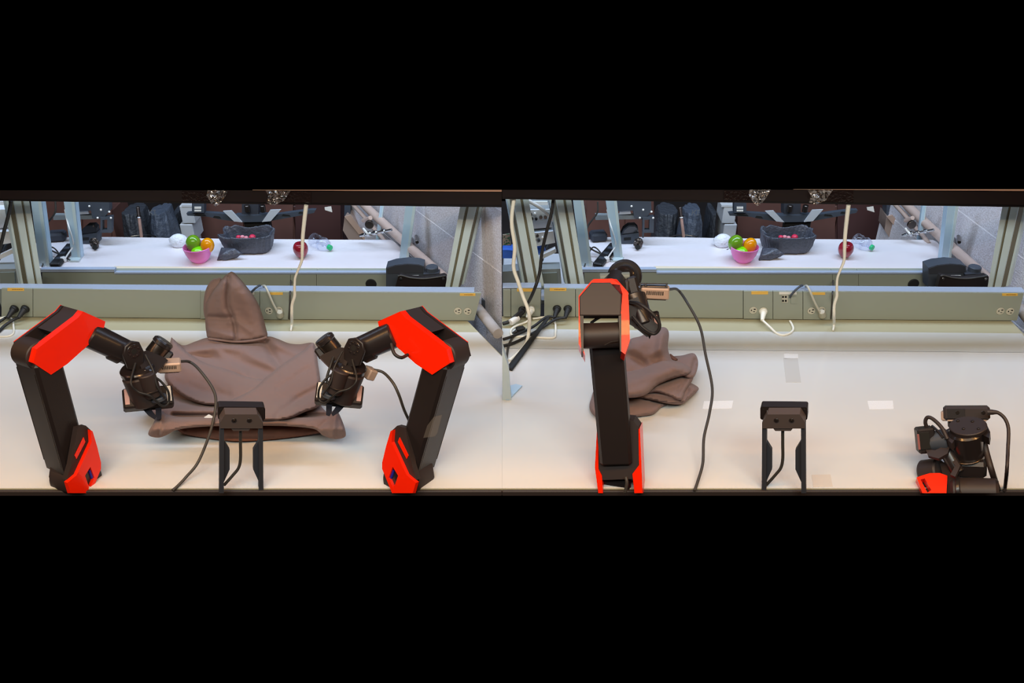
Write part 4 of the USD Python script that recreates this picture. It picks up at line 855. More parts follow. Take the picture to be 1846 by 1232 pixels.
    for e, m in ((-35.5, 'label_pink'), (35.5, 'label_white')): t.add('end_label', cbox(gc + gn * 10.4 * sw + GR[:, 0] * e * sw * (1 if np.dot(GR[:, 0], RIGHT) * (-1 if mirror else 1) > 0 else -1) - GR[:, 1] * 2 * sw, [8 * sw, 31 * sw, 1.2 * sw], GR, 0.3 * sw), m, sub=k)
    for pts in ([(256, 737), (272, 737), (282, 752), (279, 757), (268, 750)], [(280, 735), (291, 732), (291, 755), (285, 757), (281, 750)]):
        n0 = unit(C - W.u(272, 745, rw)); t.add('finger', prism([on(W.x(x), y + wdy, W.u(272, 745, rw + 0.012), n0) for x, y in pts], -n0 * 16 * sw), 'finger_blue')
    # cables round the wrist
    t.add('wrist_cord', W.tube([(244, 655, -0.03), (236, 690, -0.055), (248, 706, -0.05), (270, 714, -0.05), (292, 732, -0.03), (304, 726, -0.02), (303, 706, -0.03), (290, 688, -0.035), (272, 676, -0.04)], 2.2, rw), 'rubber_black', smooth=60)
    t.add('wrist_cord', W.tube([(262, 640, -0.03), (276, 668, -0.045), (283, 696, -0.045), (297, 718, -0.035)], 2.0, rw), 'rubber_black', smooth=60)
    if mirror:
        t.add('wrist_cord', W.tube([(278, 650, -0.02), (284, 668, -0.03), (290, 690, -0.03), (284, 700, -0.03), (272, 697, -0.03), (268, 684, -0.03), (275, 668, -0.03), (268, 655, -0.03)], 2.6, rw), 'rubber_black', smooth=60)
        t.add('wrist_cord', T.tube([(166, 620, -0.05), (160, 638, -0.06), (148, 645, -0.06), (136, 640, -0.04)], 3.4, rf), 'rubber_black', smooth=60)
    t.done(); return r0, rw
RL, RWL = arm(False, 0, 0, 'orange and black robot arm at the left end of the outspread hoodie', '')
RR, RWR = arm(True, 8, -6, 'orange and black robot arm at the right end of the outspread hoodie', '')
def wrist_camera(c, r, a, b, size, label, vents=True, T=Px()):
    t = Thing('wrist_camera', label, 'camera'); s = T.s(*c, r); R = axes(T.vec(*c, r, a), T.vec(*c, r, b)); o = T.u(*c, r)
    t.add('case', cbox(o, np.array(size) * s, R, 2.2 * s), 'tan_aluminium')
    f = R[:, 2] if np.dot(R[:, 2], o - C) < 0 else -R[:, 2]
    if vents:
        for i in range(9): t.add('vent_slot', cbox(o + f * size[2]/2 * s + R[:, 0] * (i - 4) * size[0] * 0.07 * s + R[:, 1] * (-0.1 * size[1] * s), [size[0] * .035 * s, size[1] * 0.34 * s, 1.0 * s], R, 0.1 * s), 'slot_black')
        t.add('base_plate', cbox(o + R[:, 1] * size[1] * 0.52 * s, [size[0] * 0.8 * s, size[1] * 0.1 * s, size[2] * 0.8 * s], R, 0.3 * s), 'dark_metal')
    t.done(); return o
wrist_camera((305, 659), RWL + 0.02, (40, -2, 0), (0, 18, 10), (40, 19, 24), 'tan wrist camera with dark vents on the left hoodie-lifting arm')
wrist_camera((666, 673), RWR + 0.02, (16, 4, 14), (-2, 18, 10), (18, 20, 24), 'tan wrist camera on the right hoodie-lifting arm', False)
one('camera_cable', tube([U(324, 652, RWL + 0.02)] + [P(x, y, z) for x, y, z in ((342, 653, 0.19), (360, 668, 0.18), (384, 702, 0.145), (389, 730, 0.12), (380, 776, 0.08), (358, 832, 0.04), (336, 860, 0.016), (320, 877, 0.006), (311, 884.5, 0.004))], 0.0036, 10), 'cable_grey', 'black cable arching from the tan wrist camera down to the bench edge', 'cable', smooth=60)
one('camera_cable', tube([U(x, y, RWR + d) for x, y, d in ((673, 667, 0.02), (691, 672, 0.02), (708, 690, 0.0), (719, 712, -0.0), (728, 738, 0.03), (737, 758, 0.06))], 0.0034, 10), 'cable_grey', 'short black cable from the right wrist camera to the upper arm', 'cable', smooth=60)
c = unit(C - V(778, 766, 1.66)); q = V(778, 766, 1.615)
one('clear_sticker', prism([on(x, y, V(776, 768, 1.605), c) for x, y in ((763, 790), (770, 768), (782, 752), (797, 748), (788, 782), (784, 787))], -c * 0.001), 'clear_film', 'piece of clear tape stuck on the right upper arm', 'tape')

# bracket with its camera at each bench front
def bracket(o):
    d = SIDE[o][0]; Y = FRONT - 0.012; E = unit(ray(435.5 + o, 800) * [1, 1, 0]); bp = V(435.5 + o, 800, Y)      # E: away from the camera, level
    q = lambda pts, yy=Y: [on(x + o, y, bp + E * (yy - Y), E) for x, y in pts]
    VV = lambda x, y, yy: on(x, y, bp + E * (yy - Y), E)
    t = Thing('camera_bracket', f'black two-legged camera bracket at the front of {d}', 'bracket', 'black camera brackets'); sm = 0.0014
    for sx in (1, -1):
        f = (lambda x: x) if sx > 0 else (lambda x: 870.5 - x)
        t.add('leg', foot_cut(prism(q([(f(396.5), 762), (f(404), 762), (f(403.5), 896), (f(395.5), 896)]), E * 0.018)), 'soft_black')
        t.add('leg_web', prism(q([(f(403.5), 795), (f(414), 812), (f(414), 847), (f(403.5), 870)], Y + 0.008), E * 0.010), 'soft_black')
    t.add('cross_plate', prism(q([(397, 773), (397, 762), (406, 747.5), (464, 747.5), (473.5, 762), (473.5, 773)], Y - 0.003), E * 0.028), 'bracket_grey')
    t.add('bevel_edge', hull([p for p in q([(406, 748), (464, 748)], Y - 0.003) + q([(405, 740), (464, 740)], Y + 0.022) + q([(406, 750), (464, 750)], Y + 0.012)]), 'bevel_grey')
    t.add('lower_tab', prism(q([(415, 771), (420, 777.5), (448, 777.5), (453, 771)], Y - 0.001), E * 0.02), 'bracket_grey')
    for x in (422, 449.5):
        c = VV(x + o, 758, Y - 0.003); k = t.add('screw', cyl(c, c - E * 0.0018, 0.0055, n=20), 'black_satin'); t.add('hex_socket', cyl(c - E * 0.0016, c - E * 0.0022, 0.0026, n=6), 'dark_metal', sub=k)
    t.done()
    t = Thing('depth_camera', f'black bar-shaped camera on the bracket at the front of {d}', 'camera', 'bar shaped cameras on brackets')
    pl = sg.Polygon([(393, 757), (393, 733.5), (478, 734.5), (478, 758)]).buffer(-4).buffer(4)
    t.add('case', prism(q(list(pl.exterior.coords)[:-1], Y + 0.027), E * 0.024), 'black_plastic')
    for x in (398.5, 473): c = VV(x + o, 738.5, Y + 0.027); t.add('screw_hole', cyl(c, c - E * 0.001, 0.0018, n=10), 'slot_black')
    t.done()
    one('bracket_cable', tube([VV(433.5 + o, 776, Y + 0.01), VV(433.5 + o, 800, Y + 0.012), VV(433.5 + o, 828, Y + 0.012), VV(430 + o, 844, Y + 0.012), VV(420 + o, 857, Y + 0.012), VV(404 + o, 875, Y + 0.012)], 0.0036, 10), 'cable_grey', f'cable bending down between the bracket legs at {d}', 'cable', 'cables inside the brackets', smooth=60)
for o in SIDE: bracket(o)

# ------------------------------------------------------------------ second bench: upright arm
def arm_up():
    T = Px(); t = Thing('robot', 'orange and black robot arm reaching away beside the crumpled hoodie', 'robot')
    r0 = rng_of(V(1085, 600, 1.72)); s = T.s(1085, 600, r0)
    cut = foot_cut
    cb = V(1113, 858, 1.685); rb = rng_of(cb); w = unit(T.vec(1113, 858, rb, (60, 3, -6)))
    pA = cb - w * 38 * s; pB = cb + w * 38 * s
    t.add('shoulder_drum', cut(cyl(cb + [0, 0, -0.015] - w * 30 * s, cb + [0, 0, -0.015] + w * 30 * s, 30 * s, n=40)), 'black_gloss')
    nf = unit(C - V(1113, 800, 1.68))
    pl = V(1113, 800, 1.672); N = unit(np.cross(w, T.vec(1113, 800, rb, (0, -60, -14)))); 
    yk = [on(x, y, pl, N) for x, y in ((1078, 778), (1078, 845), (1085, 856), (1085, 866), (1142, 864), (1143, 853), (1152, 838), (1152, 772), (1142, 759), (1128, 757), (1128, 800), (1088, 800), (1088, 770))]
    t.add('shoulder_yoke', cut(prism(yk, -N * 46 * s * np.sign(np.dot(N, C - pl)))), 'joint_black')
    N2 = N * np.sign(np.dot(N, C - pl))
    t.add('side_panel', cut(prism([on(x, y, pl + N2 * 2 * s, N) for x, y in ((1153.5, 771), (1158.5, 893), (1144, 893), (1140, 855), (1152, 839), (1151, 775))], -N2 * 52 * s)), 'orange_gloss', label='glossy orange side panel')
    t.add('side_panel', cut(prism([on(x, y, pl + N2 * 2 * s, N) for x, y in ((1076, 777), (1078.5, 779), (1079, 846), (1085, 858), (1087, 893), (1079, 893), (1072.5, 843))], -N2 * 52 * s)), 'orange_gloss', label='glossy orange side panel')
    t.add('side_knob', cut(cyl(cb + w * 34 * s + [0, 0, 0.02], cb + w * 48 * s + [0, 0, 0.02], 18 * s)), 'black_satin')
    t.add('lead', cut(tube([on(1128, 860, pl + N2 * 8 * s, N), on(1130, 872, pl + N2 * 10 * s, N), on(1126, 892, pl + N2 * 6 * s, N)], 3.2 * s, 10)), 'cable_grey', smooth=60)
    # upper arm
    p0, p1 = T.u(1092, 598, r0 + 0.03), T.u(1112, 832, rb - 0.05); d = p1 - p0; R = axes(d, T.vec(1100, 700, r0, (60, 0, -4)))
    c0 = (p0 + p1) / 2
    t.add('upper_arm', cbox(c0, [np.linalg.norm(d), 61 * s, 50 * s], R, 6 * s), 'black_plastic')
    # elbow
    nE = unit(T.vec(1088, 540, r0, (0, -60, -34))) ; 
    pe = T.u(1085, 540, r0 - 0.015); nE = unit(C - pe + np.array([0, 0.0, 0.9])); e = T.vec(1085, 540, r0, (4, -6, 44))
    e = e - nE * 0
    out = [(1043.5, 534), (1066, 506), (1072, 503.5), (1102, 502.5), (1112, 505), (1132, 527), (1135, 560), (1135, 614), (1127, 639), (1120, 634), (1120, 575), (1050, 575), (1050, 630), (1054, 641.5), (1043, 620)]
    ring = [on(x, y, pe, nE) for x, y in out]
    ax = -nE * 48 * s
    t.add('elbow_shell', prism([on(x, y, pe, nE) for x, y in ((1117, 512), (1122, 530), (1119, 572), (1120, 634), (1127, 639), (1135.5, 614), (1134, 560), (1132.5, 527), (1112, 504), (1103, 502.5))], ax), 'orange_gloss', smooth=25, label='glossy orange right shell')
    t.add('elbow_shell', prism([on(x, y, pe, nE) for x, y in ((1043, 534), (1066, 506.5), (1070, 503.5), (1103, 502.5), (1112, 505), (1120, 514), (1100, 512), (1070, 513), (1050, 538), (1049, 618), (1055, 642), (1043, 620))], ax), 'orange_gloss', smooth=25, label='glossy orange left rim')
    t.add('elbow_cover', prism([on(x, y, pe + nE * 2.5 * s, nE) for x, y in ((1044.5, 535), (1066.5, 509.5), (1100, 509), (1120.5, 531), (1119, 569), (1045, 569))], -nE * 20 * s, bev=1.5 * s), 'joint_black')
    for x0, x1 in ((1045, 1052), (1115, 1120)): t.add('inner_plate', prism([on(x, y, pe + nE * 1.0 * s, nE) for x, y in ((x0, 566), (x1, 566), (x1, 634), (x0 + 3, 634))], -nE * 40 * s), 'black_plastic')
    de, df = T.u(1051, 606, r0 + 0.0), T.u(1119, 604, r0 - 0.004)
    t.add('elbow_drum', cyl(de, df, 23 * s, n=48, bev=1.5 * s), 'joint_black')
    t.add('lead', tube([T.u(1066, 582, r0 + 0.02), T.u(1078, 574, r0 + 0.0), T.u(1092, 568, r0 + 0.03)], 2.6 * s, 8), 'rubber_black')
    t.add('drum_scuff', tube([T.u(1090, 622, r0 - 0.035), T.u(1100, 617, r0 - 0.036), T.u(1114, 615, r0 - 0.034)], 0.8 * s, 6), 'dark_metal')
    # forearm and wrist behind the shell
    rw = r0 + 0.14; sw = T.s(1130, 510, rw)
    t.add('forearm', cyl(T.u(1098, 535, r0 + 0.07), T.u(1112, 505, rw), 24 * s), 'black_satin')
    t.add('wrist_motor', T.cyl((1126, 497), rw + 0.03, (4, -6, 30), 40, 21), 'black_gloss'); t.add('motor_shroud', T.cyl((1126, 499), rw + 0.05, (4, -4, 30), 16, 31), 'black_plastic')
    t.add('wrist_bar', T.cyl((1108, 500), rw - 0.02, (52, -2, 4), 54, 8.5), 'raceway_dark'); t.add('wrist_block', T.box((1116, 516), rw - 0.02, (30, 0, 0), (0, 20, 0), (42, 26, 24), 5), 'joint_black')
    t.add('wrist_fork', T.box((1142, 520), rw - 0.02, (10, 40, 0), (20, -4, 0), (44, 20, 20), 4), 'black_plastic')
    t.add('hand_body', T.cyl((1152, 560), rw - 0.03, (12, 36, -10), 60, 21, 18), 'black_satin')
    t.add('hand_bracket', prism([T.u(x, y, rw - 0.055) for x, y in ((1132, 542), (1150, 535), (1162, 568), (1190, 588), (1178, 604), (1166, 608), (1146, 592), (1130, 582))], T.vec(1150, 570, rw, (0, 0, 18))), 'black_plastic')
    t.add('camera_arm', prism([T.u(x, y, rw - 0.02) for x, y in ((1146, 522), (1157, 518), (1158, 556), (1168, 566), (1164, 572), (1150, 556))], T.vec(1150, 570, rw, (0, 0, 14))), 'black_satin')
    t.add('wrist_cord', T.tube([(1136, 545, -0.06), (1152, 548, -0.08), (1172, 562, -0.085), (1187, 580, -0.08), (1188, 594, -0.075), (1178, 602, -0.07), (1160, 592, -0.075), (1140, 570, -0.07)], 3.4, rw), 'rubber_black', smooth=60)
    k = t.add('gripper_body', T.box((1180, 578), rw - 0.01, (6, 30, 8), (24, 0, 0), (30, 20, 20), 2.5), 'black_plastic'); t.add('end_label', T.box((1183, 580), rw - 0.01 - 11 * sw, (6, 30, 8), (24, 0, 0), (24, 7, 2), 0.5), 'label_pink', sub=k)
    t.add('finger', hull([p + q for p in (T.u(1166, 600, rw - 0.02), T.u(1176, 598, rw - 0.02), T.u(1171, 612, rw - 0.02)) for q in (np.zeros(3), T.vec(1170, 600, rw, (0, 0, 10)))]), 'finger_blue')
    t.done(); return rw
RU = arm_up()
wrist_camera((1181, 527), RU - 0.01, (50, 2, 0), (0, 16, 6), (50, 21, 22), 'tan wrist camera with dark vents above the crumpled hoodie')
t = Thing('instrument_tray', 'black open mount on top of the tan wrist camera near the crumpled hoodie', 'mount'); T = Px()
for bx in (((1178, 512), (50, 2.5)), ((1178, 519), (50, 2.5))): t.add('rail', T.box(bx[0], RU - 0.016, (50, 1, 0), (0, 10, 0), (bx[1][0], bx[1][1], 10), 0.5), 'black_plastic')
for cx in (1154, 1164, 1202): t.add('strut', T.box((cx, 515.5), RU - 0.016, (0, 10, 0), (10, 0, 0), (10, 3, 10), 0.5), 'black_plastic')
t.add('floor_plate', T.box((1178, 517), RU - 0.008, (50, 1, 0), (0, 10, 0), (48, 6, 3), 0.5), 'charcoal'); t.done()
one('camera_cable', tube([U(1205, 522, RU - 0.01)] + [P(x, y, z) for x, y, z in ((1222, 523, 0.268), (1240, 548, 0.25), (1262, 590, 0.21), (1272, 640, 0.165), (1284, 700, 0.115), (1279, 745, 0.085), (1269, 790, 0.055), (1267, 835, 0.028), (1258, 868, 0.012), (1252, 885, 0.004))], 0.0036, 10), 'cable_grey', 'long black cable from the wrist camera over the crumpled hoodie to the bench edge', 'cable', smooth=60)

# ------------------------------------------------------------------ second bench: folded arm at the right
def arm_folded():
    T = Px(); t = Thing('robot', 'folded robot arm resting low at the right front of the bench', 'robot')
    r = rng_of(V(1744, 800, 1.68)); s = T.s(1744, 800, r); cut = foot_cut
    up = (-3, -30, -20); dn = (3, 30, 20)
    t.add('wrist_motor', T.cyl((1742, 802), r + 0.004, dn, 58, 28.5, 28, 48), 'black_gloss'); 
    k = t.add('top_plate', T.cyl((1745, 771), r - 0.012, dn, 9, 31, 30, 48, 1.2), 'joint_black')
    rt = r - 0.012; du = unit(T.vec(1745, 771, rt, up)); 
    for px, py in ((1727, 759.5), (1753, 760.5), (1737, 774), (1764, 774)):
        ctr = T.u(1745, 771, rt) + du * 4.5 * s; q = on(px, py, ctr, du); kk = t.add('bolt', cyl(q, q + du * 2.2 * s, 2.6 * s, n=14), 'black_satin', sub=k)
    t.add('side_lug', hull([on(x, y, T.u(1710, 785, r - 0.02), du) + o2 for x, y in ((1722, 767), (1706, 775), (1701, 786), (1716, 800), (1726, 786)) for o2 in (np.zeros(3), -du * 16 * s)]), 'joint_black')
    t.add('side_lug', hull([on(x, y, T.u(1778, 775, r - 0.008), du) + o2 for x, y in ((1768, 765), (1780, 768), (1785, 779), (1783, 790), (1770, 784)) for o2 in (np.zeros(3), -du * 15 * s)]), 'black_plastic')
    t.add('motor_ring', T.cyl((1741, 822), r + 0.014, dn, 3, 28.6), 'dark_metal')
    t.add('lower_block', T.box((1748, 838), r + 0.024, (50, 2, 4), dn, (52, 34, 46), 6), 'black_plastic')
    # finger side
    k = t.add('gripper_body', T.box((1668, 793), r - 0.005, (4, 40, 12), (36, 2, 10), (46, 30, 24), 3), 'black_plastic')
    t.add('gripper_recess', T.box((1667, 795), r - 0.005 - 13 * s, (4, 40, 12), (36, 2, 10), (32, 18, 3), 0.6), 'slot_black', sub=k); t.add('end_label', T.box((1658, 797), r - 0.005 - 15 * s, (4, 40, 12), (36, 2, 10), (29, 7, 2), 0.5), 'recess_red', sub=k)
    t.add('gripper_neck', T.cyl((1692, 795), r, (34, -4, -4), 30, 17, 21), 'charcoal')
    t.add('cord_arch', T.tube([(1673, 776, 0.0), (1668, 762, -0.01), (1672, 753, -0.015), (1682, 756, -0.02), (1698, 772, -0.03), (1708, 792, -0.035)], 3.4, r), 'joint_black', smooth=60); t.add('cord_arch', T.tube([(1680, 768, -0.01), (1690, 777, -0.02), (1700, 790, -0.03)], 2.2, r), 'black_satin', smooth=60)
    nb = unit(T.vec(1690, 820, r, (-6, -20, -30)))
    t.add('wrist_bracket', prism([on(x, y, T.u(1690, 820, r - 0.03), nb) for x, y in ((1669, 811), (1673, 822), (1692, 827), (1708, 818), (1715, 800), (1703, 796), (1698, 806), (1686, 812))], -nb * 8 * s), 'joint_black')
    t.add('wrist_link', prism([on(x, y, T.u(1716, 834, r - 0.022), nb) for x, y in ((1704, 814), (1716, 818), (1731, 840), (1722, 860), (1713, 856), (1722, 840), (1710, 824), (1700, 824))], -nb * 8 * s), 'joint_black')
    t.add('tensioner', T.cyl((1716, 832), r - 0.005, (12, 22, 0), 44, 12), 'black_satin')
    n2 = unit(T.vec(1710, 860, r, (-20, -6, -24)))
    t.add('link_plate', cut(prism([on(x, y, T.u(1712, 860, r - 0.01), n2) for x, y in ((1693, 832), (1703, 834), (1727, 868), (1733, 893), (1706, 893), (1700, 858))], -n2 * 8 * s)), 'joint_black')
    for px, py in ((1716.5, 880), (1722, 884), (1719, 889)): q = on(px, py, T.u(1712, 860, r - 0.01), n2); t.add('bolt_hole', cyl(q, q + n2 * 0.8 * s, 1.8 * s, n=12), 'slot_black')
    t.add('elbow_drum', cut(T.cyl((1680, 852), r + 0.03, (34, -4, -16), 34, 24)), 'joint_black')
    no = unit(T.vec(1680, 870, r, (4, -14, -30))); po = T.u(1680, 872, r - 0.02)
    sh = [(1652.5, 861), (1664, 857), (1676, 853.5), (1694, 853), (1708, 858), (1706, 893), (1664, 893), (1660, 882)]
    k = t.add('elbow_shell', cut(prism([on(x, y, po, no) for x, y in sh], -no * 22 * s, holes=[[on(x, y, po, no) for x, y in ((1659.5, 865), (1667, 863), (1679, 884), (1672, 888.5))]])), 'orange_gloss', label='glossy orange shell with a slot'); t.add('slot_backing', cut(prism([on(x, y, po - no * 17 * s, no) for x, y in ((1657, 862), (1668, 860), (1681, 886), (1672, 890))], -no * 3 * s)), 'slot_black', sub=k)
    t.add('upper_arm', cut(T.cyl((1757, 886), r - 0.0, (70, 2, 0), 78, 24, None, 44, 5)), 'joint_black'); t.add('arm_ring', cut(T.cyl((1727, 884), r - 0.0, (70, 2, 0), 8, 25.5)), 'black_satin')
    t.add('thick_hose', clip(tube([T.u(1773, 792, r + 0.01), T.u(1778, 815, r + 0.01), T.u(1788, 850, r + 0.0), P(1797, 878, 0.012), P(1799, 885, 0.006)], 5.2 * s, 12), [0, 0, 0.0005], [0, 0, 1]), 'joint_black', smooth=60)
    t.done(); return r
RF = arm_folded()
T = Px(); s = T.s(1742, 744, RF)
t = Thing('wrist_camera', 'small black camera on top of the folded robot arm', 'camera'); R = axes(T.vec(1742, 744, RF, (74, 0, 4)), T.vec(1742, 744, RF, (0, 24, 4))); o0 = T.u(1742, 744.5, RF + 0.035); f = R[:, 2] if np.dot(R[:, 2], o0 - C) < 0 else -R[:, 2]
t.add('case', cbox(o0, [76*s, 25*s, 22*s], R, 4*s), 'joint_black'); t.add('recess', cbox(o0 + f * 11*s + R[:, 0] * -17*s, [29*s, 18*s, 1*s], R, .3*s), 'black_plastic')
for dx in (-15, 27): q = o0 + f * 11*s + R[:, 0] * dx*s - R[:, 1]*2*s; t.add('screw', cyl(q, q + f * 1.4*s, 3.4*s, n=18), 'dark_metal')
t.add('cheek', cbox(o0 - R[:, 0] * 36*s + R[:, 1]*6*s - f*2*s, [12*s, 18*s, 16*s], R, 4*s), 'tan_aluminium'); t.add('lower_plate', cbox(o0 + R[:, 1]*13*s, [64*s, 4*s, 16*s], R, 1*s), 'tan_aluminium')
t.add('neck', cbox(o0 + R[:, 1]*18*s - f*6*s - R[:, 0]*20*s, [22*s, 20*s, 10*s], R, 2*s), 'joint_black'); t.done()
one('camera_cable', tube([U(x, y, RF + d) for x, y, d in ((1780, 743.5, -0.01), (1788, 743.5, -0.01), (1800, 745, -0.01), (1812, 756, -0.01), (1818, 775, -0.015), (1817, 810, -0.03), (1815, 850, -0.05))] + [P(1812, 878, 0.006), P(1811.5, 884.5, 0.004)], [0.0075, 0.0065, 0.0042, 0.004, 0.004, 0.004, 0.004, 0.004, 0.004], 10), 'joint_black', 'dark cable running down from the small camera on the folded arm', 'cable', smooth=60)

# ------------------------------------------------------------------ patches, plugs, cords on the benches
def patch(pts, m, label, name='tape_patch', h=0.0014, grp=None, lift=0.0): one(name, prism([P(x, y, h) for x, y in pts], (0, 0, 0.0008)), m, label, 'tape', grp)
patch([(1412, 646.5), (1438, 646.5), (1444, 690), (1417, 690)], 'tape_dull', 'dull grey strip of tape at the middle of the crumpled-hoodie bench')
patch([(1413, 638), (1438.5, 639), (1439, 646), (1414, 647)], 'tape_glare', 'small tape end painted white as a highlight above the dull grey strip')
patch([(1269, 724), (1322, 723), (1319, 737), (1266.5, 738)], 'tape_glare', 'tape patch painted white as glare between the long black cable and the bracket')
patch([(1563.5, 723.5), (1609.5, 723), (1611, 738), (1567, 738.5)], 'tape_glare', 'tape patch painted white as glare between the bracket and the folded arm')
patch([(1463, 857), (1497, 856), (1501, 878), (1466, 879)], 'tape_tan', 'faint tan tape patch near the front edge right of the bracket')
def plug(o, px, py, m, label, cat='plug', tip=None, off=0.0055):
    f0, u, n, A, Ht = RW[o]; c = f0(px + o, py, off); e = unit(-n + np.array([0, 0, -0.55]) - u * 0.35)
    t = Thing('power_plug', label, cat); t.add('plug_face', cyl(c, c - n * 0.012, 0.0135, 0.0115, 24), m); t.add('plug_body', cyl(c - n * 0.008, c - n * 0.012 + e * 0.030, 0.010, 0.0055, 20), m); t.done(); return c - n * 0.012 + e * 0.028
for o in SIDE:
    d = SIDE[o][0]; nm = 'plug at the left end of the raceway of'
    e1 = plug(o, 26.5, 556.5, 'rubber_black', f'left black {nm} {d}', off=0.005); e2 = plug(o, 46, 556.5, 'rubber_black', f'right black {nm} {d}', off=0.005)
    if o == 0:
        one('power_cable', tube([e1, P(10, 573, 0.015), P(0, 580, 0.01), P(-30, 600, 0.006)], 0.0042, 9), 'rubber_black', 'upper black cord running off the left edge', 'cable', smooth=60)
        one('power_cable', tube([e2, P(24, 577, 0.018), P(8, 588, 0.01), P(-4, 600, 0.006), P(-30, 620, 0.006)], 0.0048, 9), 'rubber_black', 'lower black cord running off the left edge', 'cable', smooth=60)
        one('white_cable', tube([P(-4, 576, 0.01), P(12, 571.5, 0.012), P(22, 576, 0.006), P(24.5, 590, 0.005), P(24, 601, 0.005), P(14, 606.5, 0.004), P(-6, 607, 0.004)], 0.003, 8), 'cream_cable', 'cream cord loop on the bench at the left edge', 'cable', smooth=60)
    else:
        one('power_cable', tube([e1, P(985, 572, 0.022), P(960, 590, 0.014), P(925, 606, 0.012), P(907, 612, 0.010)], 0.0044, 9), 'rubber_black', 'black cord from the left plug to the cable tangle', 'cable', smooth=60)
        one('power_cable', tube([e2, P(1000, 577, 0.02), P(970, 596, 0.012), P(930, 617, 0.010), P(907, 624, 0.010)], 0.0046, 9), 'rubber_black', 'black cord from the right plug across the cable tangle', 'cable', smooth=60)
    # drop cord over the raceway and the cord plugged in the middle outlet
    f0, u, n, A, Ht = RW[o]; q = lambda x, y, off: f0(x + o, y, off)
    one('power_cable', tube([P(514 + o, 491, 0.004), P(520 + o, 491.5, 0.008), P(523.5 + o, 497, 0.0), V(524.5 + o, 508, YP + 0.22), V(524 + o, 516.0, YP + 0.075), q(523.4, 527, 0.008), q(522.5, 548, 0.0085), q(520.5, 575, 0.008)], 0.0024, 8), 'cable_grey', f'thin dark cord over the raceway panel joint at {d}', 'cable', 'thin dark cords over the raceways', smooth=60)
    k = q(503.5, 561, 0.0055)
    one('white_cable', tube([q(474.5, 515.5, -0.03), q(478, 516.5, 0.004), q(483, 526, 0.020), q(491, 545, 0.024), q(500, 562, 0.020), q(504, 569, 0.014)], 0.0035, 9), 'outlet_cream', f'pale cord over the raceway plugged in right of its middle at {d}', 'cable', 'pale cords over the raceways', smooth=60)
    one('power_plug', cyl(q(505, 569, 0.006), q(504, 562, 0.022), 0.012, 0.009, 20), 'outlet_cream', f'pale plug in the right middle outlet at {d}', 'plug', 'pale plugs in the raceways')
    one('data_cable', tube([q(447, 536, 0.008), q(449, 532, 0.016), q(457, 523, 0.018), q(465, 516.5, 0.010), q(469, 515.0, -0.02)], 0.0035, 9), 'charcoal', f'dark data cord from the middle jack at {d}', 'cable', 'dark data cords', smooth=60)
    # cream cable hanging from the rail
    h = [V(552 + o, 370, 2.39), V(549 + o, 395, 2.385), V(546 + o, 425, 2.38), V(545 + o, 450, 2.37), V(544 + o, 470, 2.37), V(537 + o, 488, 2.37), V(532 + o, 502, 2.37), V(531 + o, 520, 2.37), V(531 + o, 534, 2.37), V(526.5 + o, 550, 2.37), V(526 + o, 570, 2.37), P(526 + o, 584, 0.012), P(524.5 + o, 596, 0.004)]
    one('hanging_cable', tube(h, [0.0062, 0.006, 0.0055, 0.005, 0.0042, 0.0036, 0.0036, 0.004, 0.0046, 0.0046, 0.0046, 0.0042, 0.003], 10), 'cream_cable', f'cream cable hanging from the rail past the red apple at {d}', 'cable', 'cream cables past the apples', smooth=60)
f0, u, n, A, Ht = RW[STEP]
e = plug(STEP, 398, 561, 'cream_cable', 'cream plug in the outlet left of the crumpled bench middle panel')
one('white_cable', tube([e, P(1388, 590, 0.012), P(1400, 601, 0.004), P(1412, 604.5, 0.004), P(1424, 601, 0.004), P(1430, 594, 0.004), P(1428, 586, 0.004), P(1424, 579, 0.004)], 0.0036, 9), 'cream_cable', 'cream cord curling from the cream plug onto the bench', 'cable', smooth=60)

# cable tangle, instruments and foot at the left of the second bench
A, n = CORNER
t = Thing('metal_stand', 'pale metal upright with a small foot plate at the left of the crumpled-hoodie bench', 'bracket')
q = [P(906, 722, 0.002), P(920, 722, 0.002)]; Yf = q[0][1]
t.add('upright', prism([V(x, y, Yf) for x, y in ((905.6, 723), (905.6, 628), (917, 664), (919.5, 700), (922, 722.5))], (0, 0.03, 0)), 'post_paint')
t.add('foot_plate', prism([P(x, y, 0.0015) for x, y in ((918, 722.5), (941.5, 698), (930, 695), (912, 700), (912, 722.5))], (0, 0, 0.005)), 'post_blue'); t.done()
def cab(pts, r, m, label, name='power_cable', n_=9): one(name, tube([(P(*p[:3]) if p[3:] == () else V(*p[:2], p[3])) for p in pts], r, n_), MN[m], label, 'cable', smooth=60)
MN = {'cream': 'cream_cable', 'white': 'white_cable', 'black': 'rubber_black', 'grey': 'cable_grey'}
cab([(927, 356, 0, 2.42), (923, 385, 0, 2.41), (923, 410, 0, 2.40), (928, 445, 0, 2.39), (926, 482, 0, 2.39), (934, 508, 0, 2.38), (943, 535, 0, 2.37), (953.5, 565, 0, 2.34), (953, 600, 0.02), (945, 625, 0.005), (918, 651, 0.004)], 0.0058, 'cream', 'thick cream cable hanging in front of the left strut of the second bench', 'hanging_cable')
cab([(998, 356, 0, 2.44), (994, 385, 0, 2.43), (986, 415, 0, 2.42), (977, 455, 0, 2.41), (972, 495, 0, 2.39), (960, 530, 0, 2.38), (946, 556, 0.03), (935, 567, 0.02)], 0.0050, 'black', 'thick black cable hanging between the two left struts of the second bench', 'hanging_cable')
cab([(949, 360, 0, 2.56), (970, 372, 0, 2.57), (988, 386, 0, 2.58), (1000, 400, 0, 2.6)], 0.0060, 'white', 'pale grey hose slanting behind the left struts of the second bench', 'hanging_cable')
